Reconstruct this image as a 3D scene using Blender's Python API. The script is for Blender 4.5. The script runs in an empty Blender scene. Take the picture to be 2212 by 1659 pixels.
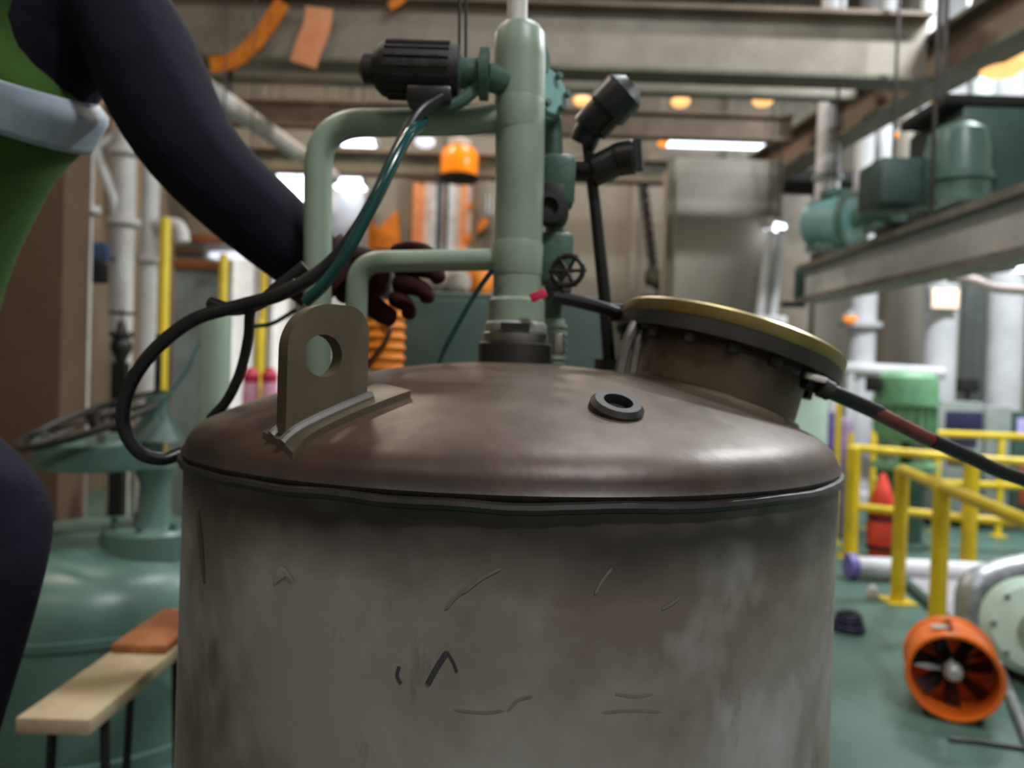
import bpy, bmesh, math, random
from mathutils import Vector, Matrix, noise
random.seed(7)
R = math.radians
PI = math.pi
sc = bpy.context.scene
col = sc.collection

# ------------------------------------------------------------------ camera
W, H, FPX = 2212.0, 1659.0, 1650.0
ROLL, PITCH = R(1.8), R(-0.8)
CAMLOC = Vector((0, 0, 1.45))
CM = Matrix.Rotation(PI / 2 + PITCH, 4, 'X') @ Matrix.Rotation(ROLL, 4, 'Z')
cd = bpy.data.cameras.new('camera')
cam = bpy.data.objects.new('camera', cd)
cam.matrix_world = Matrix.Translation(CAMLOC) @ CM
cd.sensor_width = 36.0
cd.lens = FPX / W * 36.0
cd.clip_start = 0.02
cd.dof.use_dof = True
cd.dof.focus_distance = 0.72
cd.dof.aperture_fstop = 3.6
col.objects.link(cam)
sc.camera = cam

# ------------------------------------------------------------------ world and exposure
wd = bpy.data.worlds.new('world')
sc.world = wd
wd.use_nodes = True
wd.node_tree.nodes['Background'].inputs[0].default_value = (0.42, 0.45, 0.5, 1)
wd.node_tree.nodes['Background'].inputs[1].default_value = 0.05
sc.view_settings.view_transform = 'Standard'
sc.view_settings.look = 'None'
sc.view_settings.gamma = 1.0
sc.view_settings.use_curve_mapping = False
sc.view_settings.exposure = -0.15


def area(name, loc, size, size_y, power, color, target=None):
    l = bpy.data.lights.new(name, 'AREA')
    l.shape = 'RECTANGLE'
    l.size, l.size_y, l.energy, l.color = size, size_y, power, color
    o = bpy.data.objects.new(name, l)
    o.location = loc
    if target is not None:
        o.rotation_euler = (Vector(target) - Vector(loc)).to_track_quat('-Z', 'Y').to_euler()
    col.objects.link(o)
    return o


COOL = (0.90, 0.97, 1.0)
WARM = (1.0, 0.86, 0.70)
CEIL_Z = 7.2
# the hall's ceiling luminaires (each has its housing built further down)
HALL_LAMPS = [(2.0, -1.4, 300, (0.96, 0.97, 1.0)), (-2.6, -1.8, 40, WARM), (1.3, 3.3, 130, COOL), (-2.8, 3.2, 100, WARM),
              (4.8, 5.2, 620, COOL), (-2.6, 8.2, 150, WARM), (0.6, 8.6, 120, WARM), (5.6, 9.0, 380, COOL)]
LAMP_Z = 6.4
for i, (x, y, p, c) in enumerate(HALL_LAMPS):
    area('hall_light', (x, y, LAMP_Z - 0.09), 1.3, 0.22, p, c)


# ------------------------------------------------------------------ pixel helpers
def P(px, py, d):
    """point seen at pixel (px, py), d metres in front of the camera"""
    v = Vector(((px - W / 2) / FPX, -(py - H / 2) / FPX, -1.0))
    return CAMLOC + (CM.to_3x3() @ v) * d


def G(px, py, z=0.0):
    """point on the horizontal plane z seen at pixel"""
    v = CM.to_3x3() @ Vector(((px - W / 2) / FPX, -(py - H / 2) / FPX, -1.0))
    return CAMLOC + v * ((z - CAMLOC.z) / v.z)


def V(*a):
    return Vector(a)


# ------------------------------------------------------------------ materials
def lin(c):
    c = c / 255.0
    return c / 12.92 if c <= 0.04045 else ((c + 0.055) / 1.055) ** 2.4


MATS = {}


def mat(name, rgb, rough=0.6, metal=0.0, rgb2=None, scale=6.0, amount=0.5, bump=0.0, bscale=40.0, stretch=(1, 1, 1), emit=None, spec=0.5, alpha=None):
    if name in MATS:
        return MATS[name]
    m = bpy.data.materials.new(name)
    m.use_nodes = True
    nt = m.node_tree
    b = nt.nodes['Principled BSDF']
    c1 = tuple(lin(v) for v in rgb) + (1,)
    if rgb2 is None:
        rgb2 = tuple(v * 0.8 for v in rgb)
    c2 = tuple(lin(v) for v in rgb2) + (1,)
    tc = nt.nodes.new('ShaderNodeTexCoord')
    mp = nt.nodes.new('ShaderNodeMapping')
    mp.inputs['Scale'].default_value = stretch
    nt.links.new(tc.outputs['Object'], mp.inputs['Vector'])
    n = nt.nodes.new('ShaderNodeTexNoise')
    n.inputs['Scale'].default_value = scale
    n.inputs['Detail'].default_value = 5
    n.inputs['Roughness'].default_value = 0.62
    nt.links.new(mp.outputs['Vector'], n.inputs['Vector'])
    cr = nt.nodes.new('ShaderNodeValToRGB')
    cr.color_ramp.elements[0].position = 0.5 - 0.3 * amount
    cr.color_ramp.elements[1].position = 0.5 + 0.3 * amount
    cr.color_ramp.elements[0].color = c2
    cr.color_ramp.elements[1].color = c1
    nt.links.new(n.outputs['Fac'], cr.inputs['Fac'])
    nt.links.new(cr.outputs['Color'], b.inputs['Base Color'])
    b.inputs['Roughness'].default_value = rough
    b.inputs['Metallic'].default_value = metal
    b.inputs['Specular IOR Level'].default_value = spec
    if bump > 0:
        n2 = nt.nodes.new('ShaderNodeTexNoise')
        n2.inputs['Scale'].default_value = bscale
        n2.inputs['Detail'].default_value = 3
        nt.links.new(mp.outputs['Vector'], n2.inputs['Vector'])
        bp = nt.nodes.new('ShaderNodeBump')
        bp.inputs['Strength'].default_value = bump
        bp.inputs['Distance'].default_value = 0.01
        nt.links.new(n2.outputs['Fac'], bp.inputs['Height'])
        nt.links.new(bp.outputs['Normal'], b.inputs['Normal'])
    if emit:
        b.inputs['Emission Color'].default_value = tuple(lin(v) for v in emit[:3]) + (1,)
        b.inputs['Emission Strength'].default_value = emit[3]
    if alpha is not None:
        b.inputs['Alpha'].default_value = alpha
    MATS[name] = m
    return m


M_beige = mat('beige_beam_paint', (150, 139, 125), 0.6, rgb2=(128, 117, 103), scale=2.5)
M_beige_dk = mat('brown_beam_paint', (126, 106, 88), 0.65, rgb2=(100, 82, 66), scale=2.5)
M_olive = mat('olive_flange_paint', (112, 108, 88), 0.6, rgb2=(88, 84, 66), scale=3)
M_wall = mat('wall_paint', (156, 150, 138), 0.75, rgb2=(140, 132, 120), scale=0.8, bump=0.1, bscale=6)
M_wall_dk = mat('wall_shade_paint', (150, 132, 112), 0.8, rgb2=(126, 110, 92), scale=0.8)  # browner paint of the left wall
M_ceil = mat('ceiling_paint', (104, 94, 82), 0.85, rgb2=(82, 74, 64), scale=1.0)
M_floor = mat('green_floor_paint', (86, 116, 106), 0.45, rgb2=(66, 94, 86), scale=2.2, amount=0.9, bump=0.12, bscale=14)
M_plinth = mat('grey_plinth_paint', (170, 166, 172), 0.6, rgb2=(140, 136, 142), scale=4)
M_white = mat('white_pipe_paint', (216, 212, 208), 0.5, rgb2=(190, 184, 178), scale=3)
M_whitecool = mat('white_column_paint', (222, 222, 226), 0.5, rgb2=(200, 200, 206), scale=2)
M_mint = mat('mint_pipe_paint', (150, 165, 147), 0.42, rgb2=(124, 142, 124), scale=5, amount=0.8, bump=0.05, bscale=60)
M_mint_dk = mat('mint_dark_paint', (74, 104, 90), 0.4, rgb2=(48, 74, 64), scale=14, amount=0.8, bump=0.15, bscale=50)
M_mint_lt = mat('pale_mint_paint', (212, 238, 222), 0.5, rgb2=(198, 226, 210), scale=4)
M_motorgreen = mat('motor_green_paint', (122, 172, 130), 0.45, rgb2=(104, 150, 112), scale=6)
M_teal = mat('teal_machine_paint', (98, 128, 116), 0.33, rgb2=(72, 100, 90), scale=3, amount=0.8, bump=0.06, bscale=20)
M_teal_lt = mat('light_teal_paint', (140, 182, 178), 0.35, rgb2=(112, 156, 152), scale=3)
M_teal_dk = mat('dark_teal_paint', (66, 92, 84), 0.5, rgb2=(48, 70, 64), scale=4, amount=0.8)
M_yellow = mat('yellow_rail_paint', (226, 196, 30), 0.45, rgb2=(204, 172, 22), scale=5)
M_orange = mat('orange_fan_paint', (244, 122, 38), 0.38, rgb2=(226, 100, 28), scale=6)
M_orange_light = mat('orange_duct_fabric', (240, 140, 30), 0.7, rgb2=(206, 108, 20), scale=10)  # flat orange standing in for patches of warm light
M_redbag = mat('red_orange_fabric', (232, 78, 56), 0.75, rgb2=(206, 58, 40), scale=8, bump=0.3, bscale=20)
M_black = mat('black_rubber', (24, 23, 26), 0.38, rgb2=(16, 15, 18), scale=10)
M_blackm = mat('black_motor_paint', (40, 34, 34), 0.6, rgb2=(24, 20, 22), scale=12, amount=0.9, bump=0.3, bscale=40)
M_hosegreen = mat('teal_hose_rubber', (30, 84, 82), 0.2, rgb2=(20, 60, 60), scale=8)
M_steel = mat('bare_steel', (170, 168, 166), 0.32, 0.9, rgb2=(120, 116, 112), scale=12, amount=0.9)
M_dsteel = mat('dark_steel', (74, 72, 70), 0.45, 0.7, rgb2=(50, 46, 44), scale=10, amount=0.9)
M_brass = mat('brassy_flange_steel', (168, 146, 92), 0.34, 0.75, rgb2=(110, 92, 60), scale=14, amount=1.0)
M_silver = mat('insulation_foil', (180, 182, 186), 0.45, 0.6, rgb2=(140, 142, 146), scale=12, bump=0.5, bscale=12)
M_navy = mat('navy_coverall_cloth', (30, 27, 40), 0.9, rgb2=(22, 20, 32), scale=12, bump=0.4, bscale=18, spec=0.15)
M_vest = mat('green_vest_cloth', (74, 108, 48), 0.85, rgb2=(44, 74, 30), scale=4, amount=0.9, bump=0.3, bscale=10, spec=0.2)
M_stripe = mat('reflective_tape', (170, 182, 196), 0.5, rgb2=(140, 152, 168), scale=10)
M_glove = mat('maroon_glove_leather', (62, 22, 24), 0.8, rgb2=(34, 14, 18), scale=9, amount=0.9, bump=0.3, bscale=30, spec=0.2)
M_skin = mat('skin', (186, 142, 116), 0.55)
M_boot = mat('boot_leather', (30, 26, 24), 0.5)
M_wood = mat('plank_wood', (196, 180, 148), 0.7, rgb2=(172, 152, 118), scale=5, stretch=(1, 1, 1), bump=0.15, bscale=12)
M_brownboard = mat('brown_board', (170, 106, 62), 0.7, rgb2=(136, 80, 44), scale=5)
M_brown = mat('brown_column_paint', (112, 84, 64), 0.75, rgb2=(84, 60, 44), scale=2.5, amount=0.9)
M_grey = mat('grey_cabinet_paint', (150, 158, 156), 0.5, rgb2=(128, 136, 134), scale=3)
M_navybox = mat('navy_panel', (44, 44, 84), 0.5)
M_violet = mat('violet_panel', (128, 112, 190), 0.5, rgb2=(110, 96, 170))
M_pinkviolet = mat('pale_violet_panel', (198, 170, 206), 0.5)
M_dark = mat('dark_void_paint', (30, 28, 28), 0.8)
M_pink = mat('pink_drum_paint', (226, 170, 190), 0.5, rgb2=(200, 130, 156))
M_crim = mat('crimson_plastic', (196, 40, 74), 0.5)
M_orange_light_pale = mat('orange_curtain_plastic', (240, 160, 110), 0.4, rgb2=(226, 140, 92))  # orange light on curtain strips and beam, put into the colour
M_strip_p = mat('pale_curtain_plastic', (226, 206, 198), 0.3, rgb2=(200, 176, 168))
M_strip_w = mat('white_curtain_plastic', (232, 236, 244), 0.25)
M_strip_g = mat('grey_curtain_plastic', (92, 98, 112), 0.3)
M_tube = mat('lamp_tube', (255, 255, 255), 0.5, emit=(226, 238, 255, 5.0))
M_tube_hi = mat('lamp_tube_strong', (255, 255, 255), 0.5, emit=(236, 244, 255, 5.5))
M_tube_dim = mat('lamp_tube_dim', (255, 255, 255), 0.5, emit=(226, 230, 250, 1.4))
M_tube_warm = mat('lamp_glass_warm', (255, 220, 170), 0.5, emit=(255, 186, 110, 1.6))
M_tube_orange = mat('lamp_glass_sodium', (255, 170, 60), 0.5, emit=(255, 140, 30, 1.3))
M_house = mat('lamp_housing', (190, 190, 188), 0.5)
M_chalk = mat('pale_scuff', (158, 153, 146), 0.7)
M_marker = mat('black_marker_ink', (58, 55, 58), 0.5)
M_label = mat('label_plate', (196, 200, 196), 0.4, 0.3)
M_red = mat('red_tag', (220, 40, 80), 0.5)
M_blue = mat('dull_blue_plastic', (60, 84, 120), 0.5)


def tank_material(name, base, stain, light, metal=0.55, rough=0.36, band=None):
    """grimy stainless: two noises of stain, streaks and light scuffs; band=(z, half height) is the heat tint of the rim weld"""
    m = bpy.data.materials.new(name)
    m.use_nodes = True
    nt = m.node_tree
    b = nt.nodes['Principled BSDF']
    tc = nt.nodes.new('ShaderNodeTexCoord')

    def ns(scale, stretch=(1, 1, 1), det=6, rgh=0.6):
        mp = nt.nodes.new('ShaderNodeMapping')
        mp.inputs['Scale'].default_value = stretch
        nt.links.new(tc.outputs['Object'], mp.inputs['Vector'])
        n = nt.nodes.new('ShaderNodeTexNoise')
        n.inputs['Scale'].default_value = scale
        n.inputs['Detail'].default_value = det
        n.inputs['Roughness'].default_value = rgh
        nt.links.new(mp.outputs['Vector'], n.inputs['Vector'])
        return n.outputs['Fac']

    def ramp(f, a, z):
        r = nt.nodes.new('ShaderNodeMapRange')
        r.inputs[1].default_value, r.inputs[2].default_value = a, z
        r.clamp = True
        nt.links.new(f, r.inputs[0])
        return r.outputs[0]

    def mix(f, c1, c2):
        x = nt.nodes.new('ShaderNodeMix')
        x.data_type = 'RGBA'
        nt.links.new(f, x.inputs[0])
        for s, c in ((6, c1), (7, c2)):
            if isinstance(c, tuple):
                x.inputs[s].default_value = tuple(lin(v) for v in c) + (1,)
            else:
                nt.links.new(c, x.inputs[s])
        return x.outputs[2]
    c = mix(ramp(ns(2.6), 0.42, 0.60), base, stain)
    c = mix(ramp(ns(3.4, (1, 1, 0.7), 4), 0.48, 0.66), c, light)
    f2 = ns(9, (1, 1, 0.35), 7, 0.7)
    dark = tuple(v * 0.55 for v in stain)
    c = mix(ramp(f2, 0.60, 0.78), c, dark)
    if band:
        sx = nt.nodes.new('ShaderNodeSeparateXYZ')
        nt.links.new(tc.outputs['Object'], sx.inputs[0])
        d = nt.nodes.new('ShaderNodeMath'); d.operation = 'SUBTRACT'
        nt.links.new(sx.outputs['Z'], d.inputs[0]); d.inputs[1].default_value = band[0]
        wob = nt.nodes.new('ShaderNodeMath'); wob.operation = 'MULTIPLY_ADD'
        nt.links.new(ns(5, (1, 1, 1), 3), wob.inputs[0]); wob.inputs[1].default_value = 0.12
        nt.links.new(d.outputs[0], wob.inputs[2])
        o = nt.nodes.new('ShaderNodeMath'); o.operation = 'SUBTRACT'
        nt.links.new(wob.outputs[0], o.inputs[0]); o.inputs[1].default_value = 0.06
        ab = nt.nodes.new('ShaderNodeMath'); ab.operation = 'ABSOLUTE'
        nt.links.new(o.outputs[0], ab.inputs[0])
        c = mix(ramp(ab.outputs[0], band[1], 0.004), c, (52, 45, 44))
    nt.links.new(c, b.inputs['Base Color'])
    b.inputs['Metallic'].default_value = metal
    rr = nt.nodes.new('ShaderNodeMapRange')
    rr.inputs[3].default_value, rr.inputs[4].default_value = rough - 0.08, rough + 0.2
    nt.links.new(ns(6), rr.inputs[0])
    nt.links.new(rr.outputs[0], b.inputs['Roughness'])
    bp = nt.nodes.new('ShaderNodeBump')
    bp.inputs['Strength'].default_value = 0.12
    bp.inputs['Distance'].default_value = 0.01
    nt.links.new(ns(14, (1, 1, 0.6), 4), bp.inputs['Height'])
    nt.links.new(bp.outputs['Normal'], b.inputs['Normal'])
    return m


# ------------------------------------------------------------------ mesh helpers
class MB:
    def __init__(s):
        s.v, s.f = [], []

    def add(s, vs, fs):
        o = len(s.v)
        s.v += [Vector(v) for v in vs]
        s.f += [tuple(i + o for i in f) for f in fs]
        return s

    def box(s, c, size, rot=None, bev=0.0):
        c = Vector(c)
        hx, hy, hz = (x / 2 for x in size)
        if bev > 0:
            b = bmesh.new()
            bmesh.ops.create_cube(b, size=1.0)
            bmesh.ops.scale(b, vec=size, verts=b.verts)
            bmesh.ops.bevel(b, geom=list(b.edges), offset=bev, segments=2, affect='EDGES', profile=0.5)
            b.verts.index_update()
            vs = [v.co.copy() for v in b.verts]
            fs = [tuple(v.index for v in f.verts) for f in b.faces]
            b.free()
        else:
            vs = [Vector((x, y, z)) for x in (-hx, hx) for y in (-hy, hy) for z in (-hz, hz)]
            fs = [(0, 1, 3, 2), (4, 6, 7, 5), (0, 4, 5, 1), (2, 3, 7, 6), (0, 2, 6, 4), (1, 5, 7, 3)]
        if rot is not None:
            vs = [rot @ v for v in vs]
        return s.add([v + c for v in vs], fs)

    def box2(s, a, b, bev=0.0):
        a, b = Vector(a), Vector(b)
        return s.box((a + b) / 2, tuple(abs(x) for x in (b - a)), None, bev)

    def tube(s, pts, r, seg=14, caps=True, closed=False):
        pts = [Vector(p) for p in pts]
        n = len(pts)
        rs = r if isinstance(r, (list, tuple)) else [r] * n
        t0 = (pts[1] - pts[0]).normalized()
        up = Vector((0, 0, 1)) if abs(t0.z) < 0.9 else Vector((1, 0, 0))
        u = t0.cross(up).normalized()
        vs = []
        for i in range(n):
            if closed:
                t = pts[(i + 1) % n] - pts[i - 1]
            else:
                t = (pts[min(i + 1, n - 1)] - pts[max(i - 1, 0)])
            t = t.normalized()
            u = (u - t * u.dot(t)).normalized()
            w = t.cross(u)
            for k in range(seg):
                a = 2 * PI * k / seg
                vs.append(pts[i] + (u * math.cos(a) + w * math.sin(a)) * rs[i])
        fs = []
        m = n if closed else n - 1
        for i in range(m):
            j = (i + 1) % n
            for k in range(seg):
                l = (k + 1) % seg
                fs.append((i * seg + k, i * seg + l, j * seg + l, j * seg + k))
        if caps and not closed:
            fs.append(tuple(range(seg - 1, -1, -1)))
            fs.append(tuple((n - 1) * seg + k for k in range(seg)))
        return s.add(vs, fs)

    def lathe(s, prof, base=(0, 0, 0), axis=(0, 0, 1), seg=32, caps=True):
        """prof: list of (radius, height along axis)"""
        base, axis = Vector(base), Vector(axis).normalized()
        up = Vector((0, 0, 1)) if abs(axis.z) < 0.9 else Vector((1, 0, 0))
        u = axis.cross(up).normalized()
        w = axis.cross(u)
        vs, fs = [], []
        for (r, h) in prof:
            for k in range(seg):
                a = 2 * PI * k / seg
                vs.append(base + axis * h + (u * math.cos(a) + w * math.sin(a)) * max(r, 1e-4))
        n = len(prof)
        for i in range(n - 1):
            for k in range(seg):
                l = (k + 1) % seg
                fs.append((i * seg + k, i * seg + l, (i + 1) * seg + l, (i + 1) * seg + k))
        if caps:
            fs.append(tuple(range(seg - 1, -1, -1)))
            fs.append(tuple((n - 1) * seg + k for k in range(seg)))
        return s.add(vs, fs)

    def prism(s, outline, thick, origin, ux, uy, hole=None):
        """flat outline (2d points) extruded; ux, uy span the plane, thickness along their cross product; hole: inner outline with same point count"""
        origin, ux, uy = Vector(origin), Vector(ux).normalized(), Vector(uy).normalized()
        nz = ux.cross(uy).normalized()
        n = len(outline)
        vs = []
        for t in (-thick / 2, thick / 2):
            vs += [origin + ux * x + uy * y + nz * t for x, y in outline]
        if hole:
            for t in (-thick / 2, thick / 2):
                vs += [origin + ux * x + uy * y + nz * t for x, y in hole]
        fs = []
        for i in range(n):
            j = (i + 1) % n
            fs.append((i, j, n + j, n + i))
            if hole:
                fs.append((2 * n + j, 2 * n + i, 3 * n + i, 3 * n + j))
                fs.append((j, i, 2 * n + i, 2 * n + j))
                fs.append((n + i, n + j, 3 * n + j, 3 * n + i))
        if not hole:
            fs.append(tuple(range(n - 1, -1, -1)))
            fs.append(tuple(range(n, 2 * n)))
        return s.add(vs, fs)

    def build(s, name, m, parent=None, smooth=True, angle=35, base=None):
        """world-space vertices become one mesh object; a top-level object gets its origin at its own base"""
        if parent is not None:
            root = parent
            while root.parent:
                root = root.parent
            org = root.location.copy()
        else:
            xs = [v.x for v in s.v]; ys = [v.y for v in s.v]; zs = [v.z for v in s.v]
            org = Vector(((min(xs) + max(xs)) / 2, (min(ys) + max(ys)) / 2, min(zs))) if base is None else Vector(base)
        me = bpy.data.meshes.new(name)
        me.from_pydata([v - org for v in s.v], [], s.f)
        me.update()
        b = bmesh.new(); b.from_mesh(me)
        bmesh.ops.recalc_face_normals(b, faces=b.faces)
        b.to_mesh(me); b.free()
        if smooth:
            me.shade_smooth()
            me.set_sharp_from_angle(angle=R(angle))
        me.materials.append(m)
        o = bpy.data.objects.new(name, me)
        col.objects.link(o)
        if parent is not None:
            o.parent = parent
        else:
            o.location = org
        return o


def tag(o, label, cat, group=None, kind=None):
    if label: o['label'] = label
    if cat: o['category'] = cat
    if group: o['group'] = group
    if kind: o['kind'] = kind
    return o


def thing(name, loc, label, cat, group=None):
    o = bpy.data.objects.new(name, None)
    o.empty_display_size = 0.1
    o.location = loc
    col.objects.link(o)
    return tag(o, label, cat, group)


def struct(name, mb, m):
    o = mb.build(name, m)
    o['kind'] = 'structure'
    return o


def spline(pts, n=10):
    """Catmull-Rom through the points"""
    pts = [Vector(p) for p in pts]
    out = []
    ext = [2 * pts[0] - pts[1]] + pts + [2 * pts[-1] - pts[-2]]
    for i in range(1, len(ext) - 2):
        p0, p1, p2, p3 = ext[i - 1:i + 3]
        for k in range(n):
            t = k / n
            out.append(0.5 * ((2 * p1) + (p2 - p0) * t + (2 * p0 - 5 * p1 + 4 * p2 - p3) * t * t + (3 * p1 - p0 - 3 * p2 + p3) * t ** 3))
    out.append(pts[-1])
    return out


def bend(pts, rad, n=8):
    """polyline with its corners rounded to radius rad"""
    pts = [Vector(p) for p in pts]
    out = [pts[0]]
    for i in range(1, len(pts) - 1):
        a, b, c = pts[i - 1:i + 2]
        d1, d2 = (a - b).normalized(), (c - b).normalized()
        ang = d1.angle(d2)
        cut = min(rad / math.tan(ang / 2), (a - b).length * 0.49, (c - b).length * 0.49)
        p1, p2 = b + d1 * cut, b + d2 * cut
        for k in range(n + 1):
            t = k / n
            out.append(p1 * (1 - t) ** 2 + b * 2 * t * (1 - t) + p2 * t * t)
    out.append(pts[-1])
    return out


def rrect(w, h, r, n=6):
    """rounded rectangle outline centred on 0"""
    o = []
    for cx, cy, a0 in ((w / 2 - r, h / 2 - r, 0), (-w / 2 + r, h / 2 - r, 90), (-w / 2 + r, -h / 2 + r, 180), (w / 2 - r, -h / 2 + r, 270)):
        for k in range(n + 1):
            a = R(a0 + 90 * k / n)
            o.append((cx + r * math.cos(a), cy + r * math.sin(a)))
    return o


# ================================================================== THE HALL
YB = 11.2          # back wall
XL, XR = -4.6, 7.6
YF = -4.0
struct('floor', MB().box2((XL, YF, -0.1), (XR, YB, 0)), M_floor)
struct('ceiling', MB().box2((XL, YF, CEIL_Z), (XR, YB, CEIL_Z + 0.1)), M_ceil)
wb = struct('wall_back', MB().box2((XL, YB, 0), (XR, YB + 0.1, CEIL_Z)), M_wall)
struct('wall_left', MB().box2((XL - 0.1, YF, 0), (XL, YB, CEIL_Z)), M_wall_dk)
struct('wall_right', MB().box2((XR, YF, 0), (XR + 0.1, YB, CEIL_Z)), M_wall)
struct('wall_front', MB().box2((XL, YF - 0.1, 0), (XR, YF, CEIL_Z)), M_wall)
# welded stiffener ribs of the back wall
for i in range(9):
    x = XL + 0.9 + i * 1.35
    MB().box2((x - 0.05, YB - 0.1, 0), (x + 0.05, YB - 0.001, CEIL_Z)).build('wall_rib', M_wall, wb)


def ibeam(name, a, b, h, w, m_web, m_fl, label, group=None, tw=0.05, tf=0.035, ribs=0, top_m=None):
    """steel beam from a to b, both on the underside centre line"""
    a, b = Vector(a), Vector(b)
    t = thing(name, (a + b) / 2, label, 'beam', group)
    d = (b - a); L = d.length; d = d.normalized()
    side = d.cross(Vector((0, 0, 1))).normalized()
    up = side.cross(d).normalized()
    rot = Matrix((d, side, up)).transposed()
    c = (a + b) / 2
    MB().box(c + up * h / 2, (L, tw, h - 2 * tf), rot).build('web', m_web, t, False)
    MB().box(c + up * tf / 2, (L, w, tf), rot).build('bottom_flange', m_fl, t, False)
    MB().box(c + up * (h - tf / 2), (L, w, tf), rot).build('top_flange', top_m or m_fl, t, False)
    for k in range(ribs):
        q = a + d * (L * (k + 0.5) / ribs)
        for sgn in (-1, 1):
            MB().box(q + up * h / 2 + side * sgn * (w / 4 + tw / 4), (0.02, w / 2 - tw / 2, h - 2 * tf), rot).build('stiffener', m_web, t, False)
    return t


ZB = 3.95
ibeam('cross_beam', (-4.5, 6.4, ZB), (3.35, 6.4, ZB), 0.56, 0.26, M_beige, M_olive, 'deep beige steel cross beam carrying the orange slings', top_m=M_beige_dk)
ibeam('cross_beam', (-4.5, 7.35, ZB + 0.21), (3.2, 7.35, ZB + 0.21), 0.18, 0.12, M_beige, M_olive, 'slim beige cross beam close behind the deep beige beam')
ibeam('cross_beam', (-4.5, 8.5, ZB + 0.15), (3.0, 8.5, ZB + 0.15), 0.29, 0.16, M_beige_dk, M_beige_dk, 'dark brown cross beam between the slim and the far cross beams')
ibeam('cross_beam', (-4.5, 9.9, ZB), (3.2, 9.9, ZB), 0.30, 0.22, M_olive, M_beige_dk, 'far olive cross beam above the strip curtain doorway')
ibeam('side_beam', (3.9, 2.6, ZB), (3.12, 10.0, ZB), 0.42, 0.30, M_beige_dk, M_olive, 'long brown side beam the cross beams run into')
# light pipe under the left side of the frame
op_ = [P(400, 160, 5.65), P(440, 188, 6.0), P(665, 345, 8.2), P(720, 384, 9.1)]
t = thing('overhead_pipe', op_[1], 'pale overhead pipe running back under the cross beams', 'pipe')
MB().tube(op_, 0.085, 16).build('pipe', M_white, t)
for yy in (6.4, 8.5):
    f = (yy - op_[0].y) / (op_[3].y - op_[0].y)
    p = op_[0].lerp(op_[3], f)
    MB().tube([p + V(0, 0, 0.05), V(p.x, yy, ZB + (0.15 if yy > 8 else 0))], 0.02, 8).build('hanger', M_dsteel, t)


def strap(name, pts, w, nrm, m, label, group):  # flat bands that draw patches of orange light
    nrm = Vector(nrm).normalized()
    mb = MB(); n = len(pts); vs = []; fs = []
    for i, p in enumerate(pts):
        t = (pts[min(i + 1, n - 1)] - pts[max(i - 1, 0)]).normalized()
        s_ = t.cross(nrm).normalized() * w / 2
        for k in (-1, 1):
            vs += [p + s_ * k, p + s_ * k + nrm * 0.012]
    for i in range(n - 1):
        a, b = i * 4, (i + 1) * 4
        fs += [(a, b, b + 2, a + 2), (a + 1, a + 3, b + 3, b + 1), (a, a + 1, b + 1, b), (a + 2, b + 2, b + 3, a + 3)]
    fs += [(0, 2, 3, 1), tuple((n - 1) * 4 + k for k in (0, 1, 3, 2))]
    mb.add(vs, fs)
    return tag(mb.build(name, m), label, 'sling', group)


DB = 6.24
strap('webbing_sling', spline([P(612, 6, DB), P(585, 45, DB), P(548, 95, DB), P(505, 130, DB), P(455, 142, DB)], 6), 0.13, (0, -1, 0), M_orange_light,
      'narrow bright orange sling slanting across the beige beam', None)
strap('webbing_sling', spline([P(690, 18, DB), P(684, 60, DB), P(668, 100, DB), P(655, 140, DB)], 6), 0.22, (0, -1, 0), M_orange_light_pale,
      'wide pale orange sling hanging upright on the beige beam', None)
strap('webbing_sling', spline([P(880, -12, DB), P(860, 4, DB), P(842, 16, DB)], 6), 0.07, (0, -1, 0), M_orange_light,
      'short orange sling end at the top of the beige beam', None)


# ------------------------------------------------------------------ lamps
def tube_lamp(c, L, label, tubes=2, along=(1, 0, 0), m=M_tube, hang=0.0, rad=0.022, gap=0.09, group=None):
    c = Vector(c); a = Vector(along).normalized()
    side = a.cross(Vector((0, 0, 1))).normalized()
    t = thing('tube_lamp', c, label, 'lamp', group)
    rot = Matrix((a, side, Vector((0, 0, 1)))).transposed()
    MB().box(c + V(0, 0, 0.055), (L + 0.06, gap * tubes + 0.05, 0.05), rot, 0.008).build('housing', M_house, t)
    for k in range(tubes):
        o = side * (k - (tubes - 1) / 2) * gap
        MB().tube([c + o - a * L / 2, c + o + a * L / 2], rad, 10).build('tube', m, t)
    for sg in (-1, 1):
        MB().box(c + a * sg * (L / 2 + 0.015), (0.03, gap * tubes + 0.04, 0.07), rot).build('end_cap', M_house, t, False)
    if hang > 0:
        for sg in (-1, 1):
            MB().tube([c + a * sg * L * 0.35 + V(0, 0, 0.07), c + a * sg * L * 0.35 + V(0, 0, hang)], 0.006, 6).build('hanger', M_dsteel, t)
    return t


for i, (x, y, p, c) in enumerate(HALL_LAMPS):
    tube_lamp((x, y, LAMP_Z), 1.3, 'long twin tube lamp hanging from the hall ceiling', 2, (1, 0, 0), M_tube, CEIL_Z - LAMP_Z, group='ceiling tube lamps')


def up_to(p, z):
    return max(0.1, z - p.z)


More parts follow.
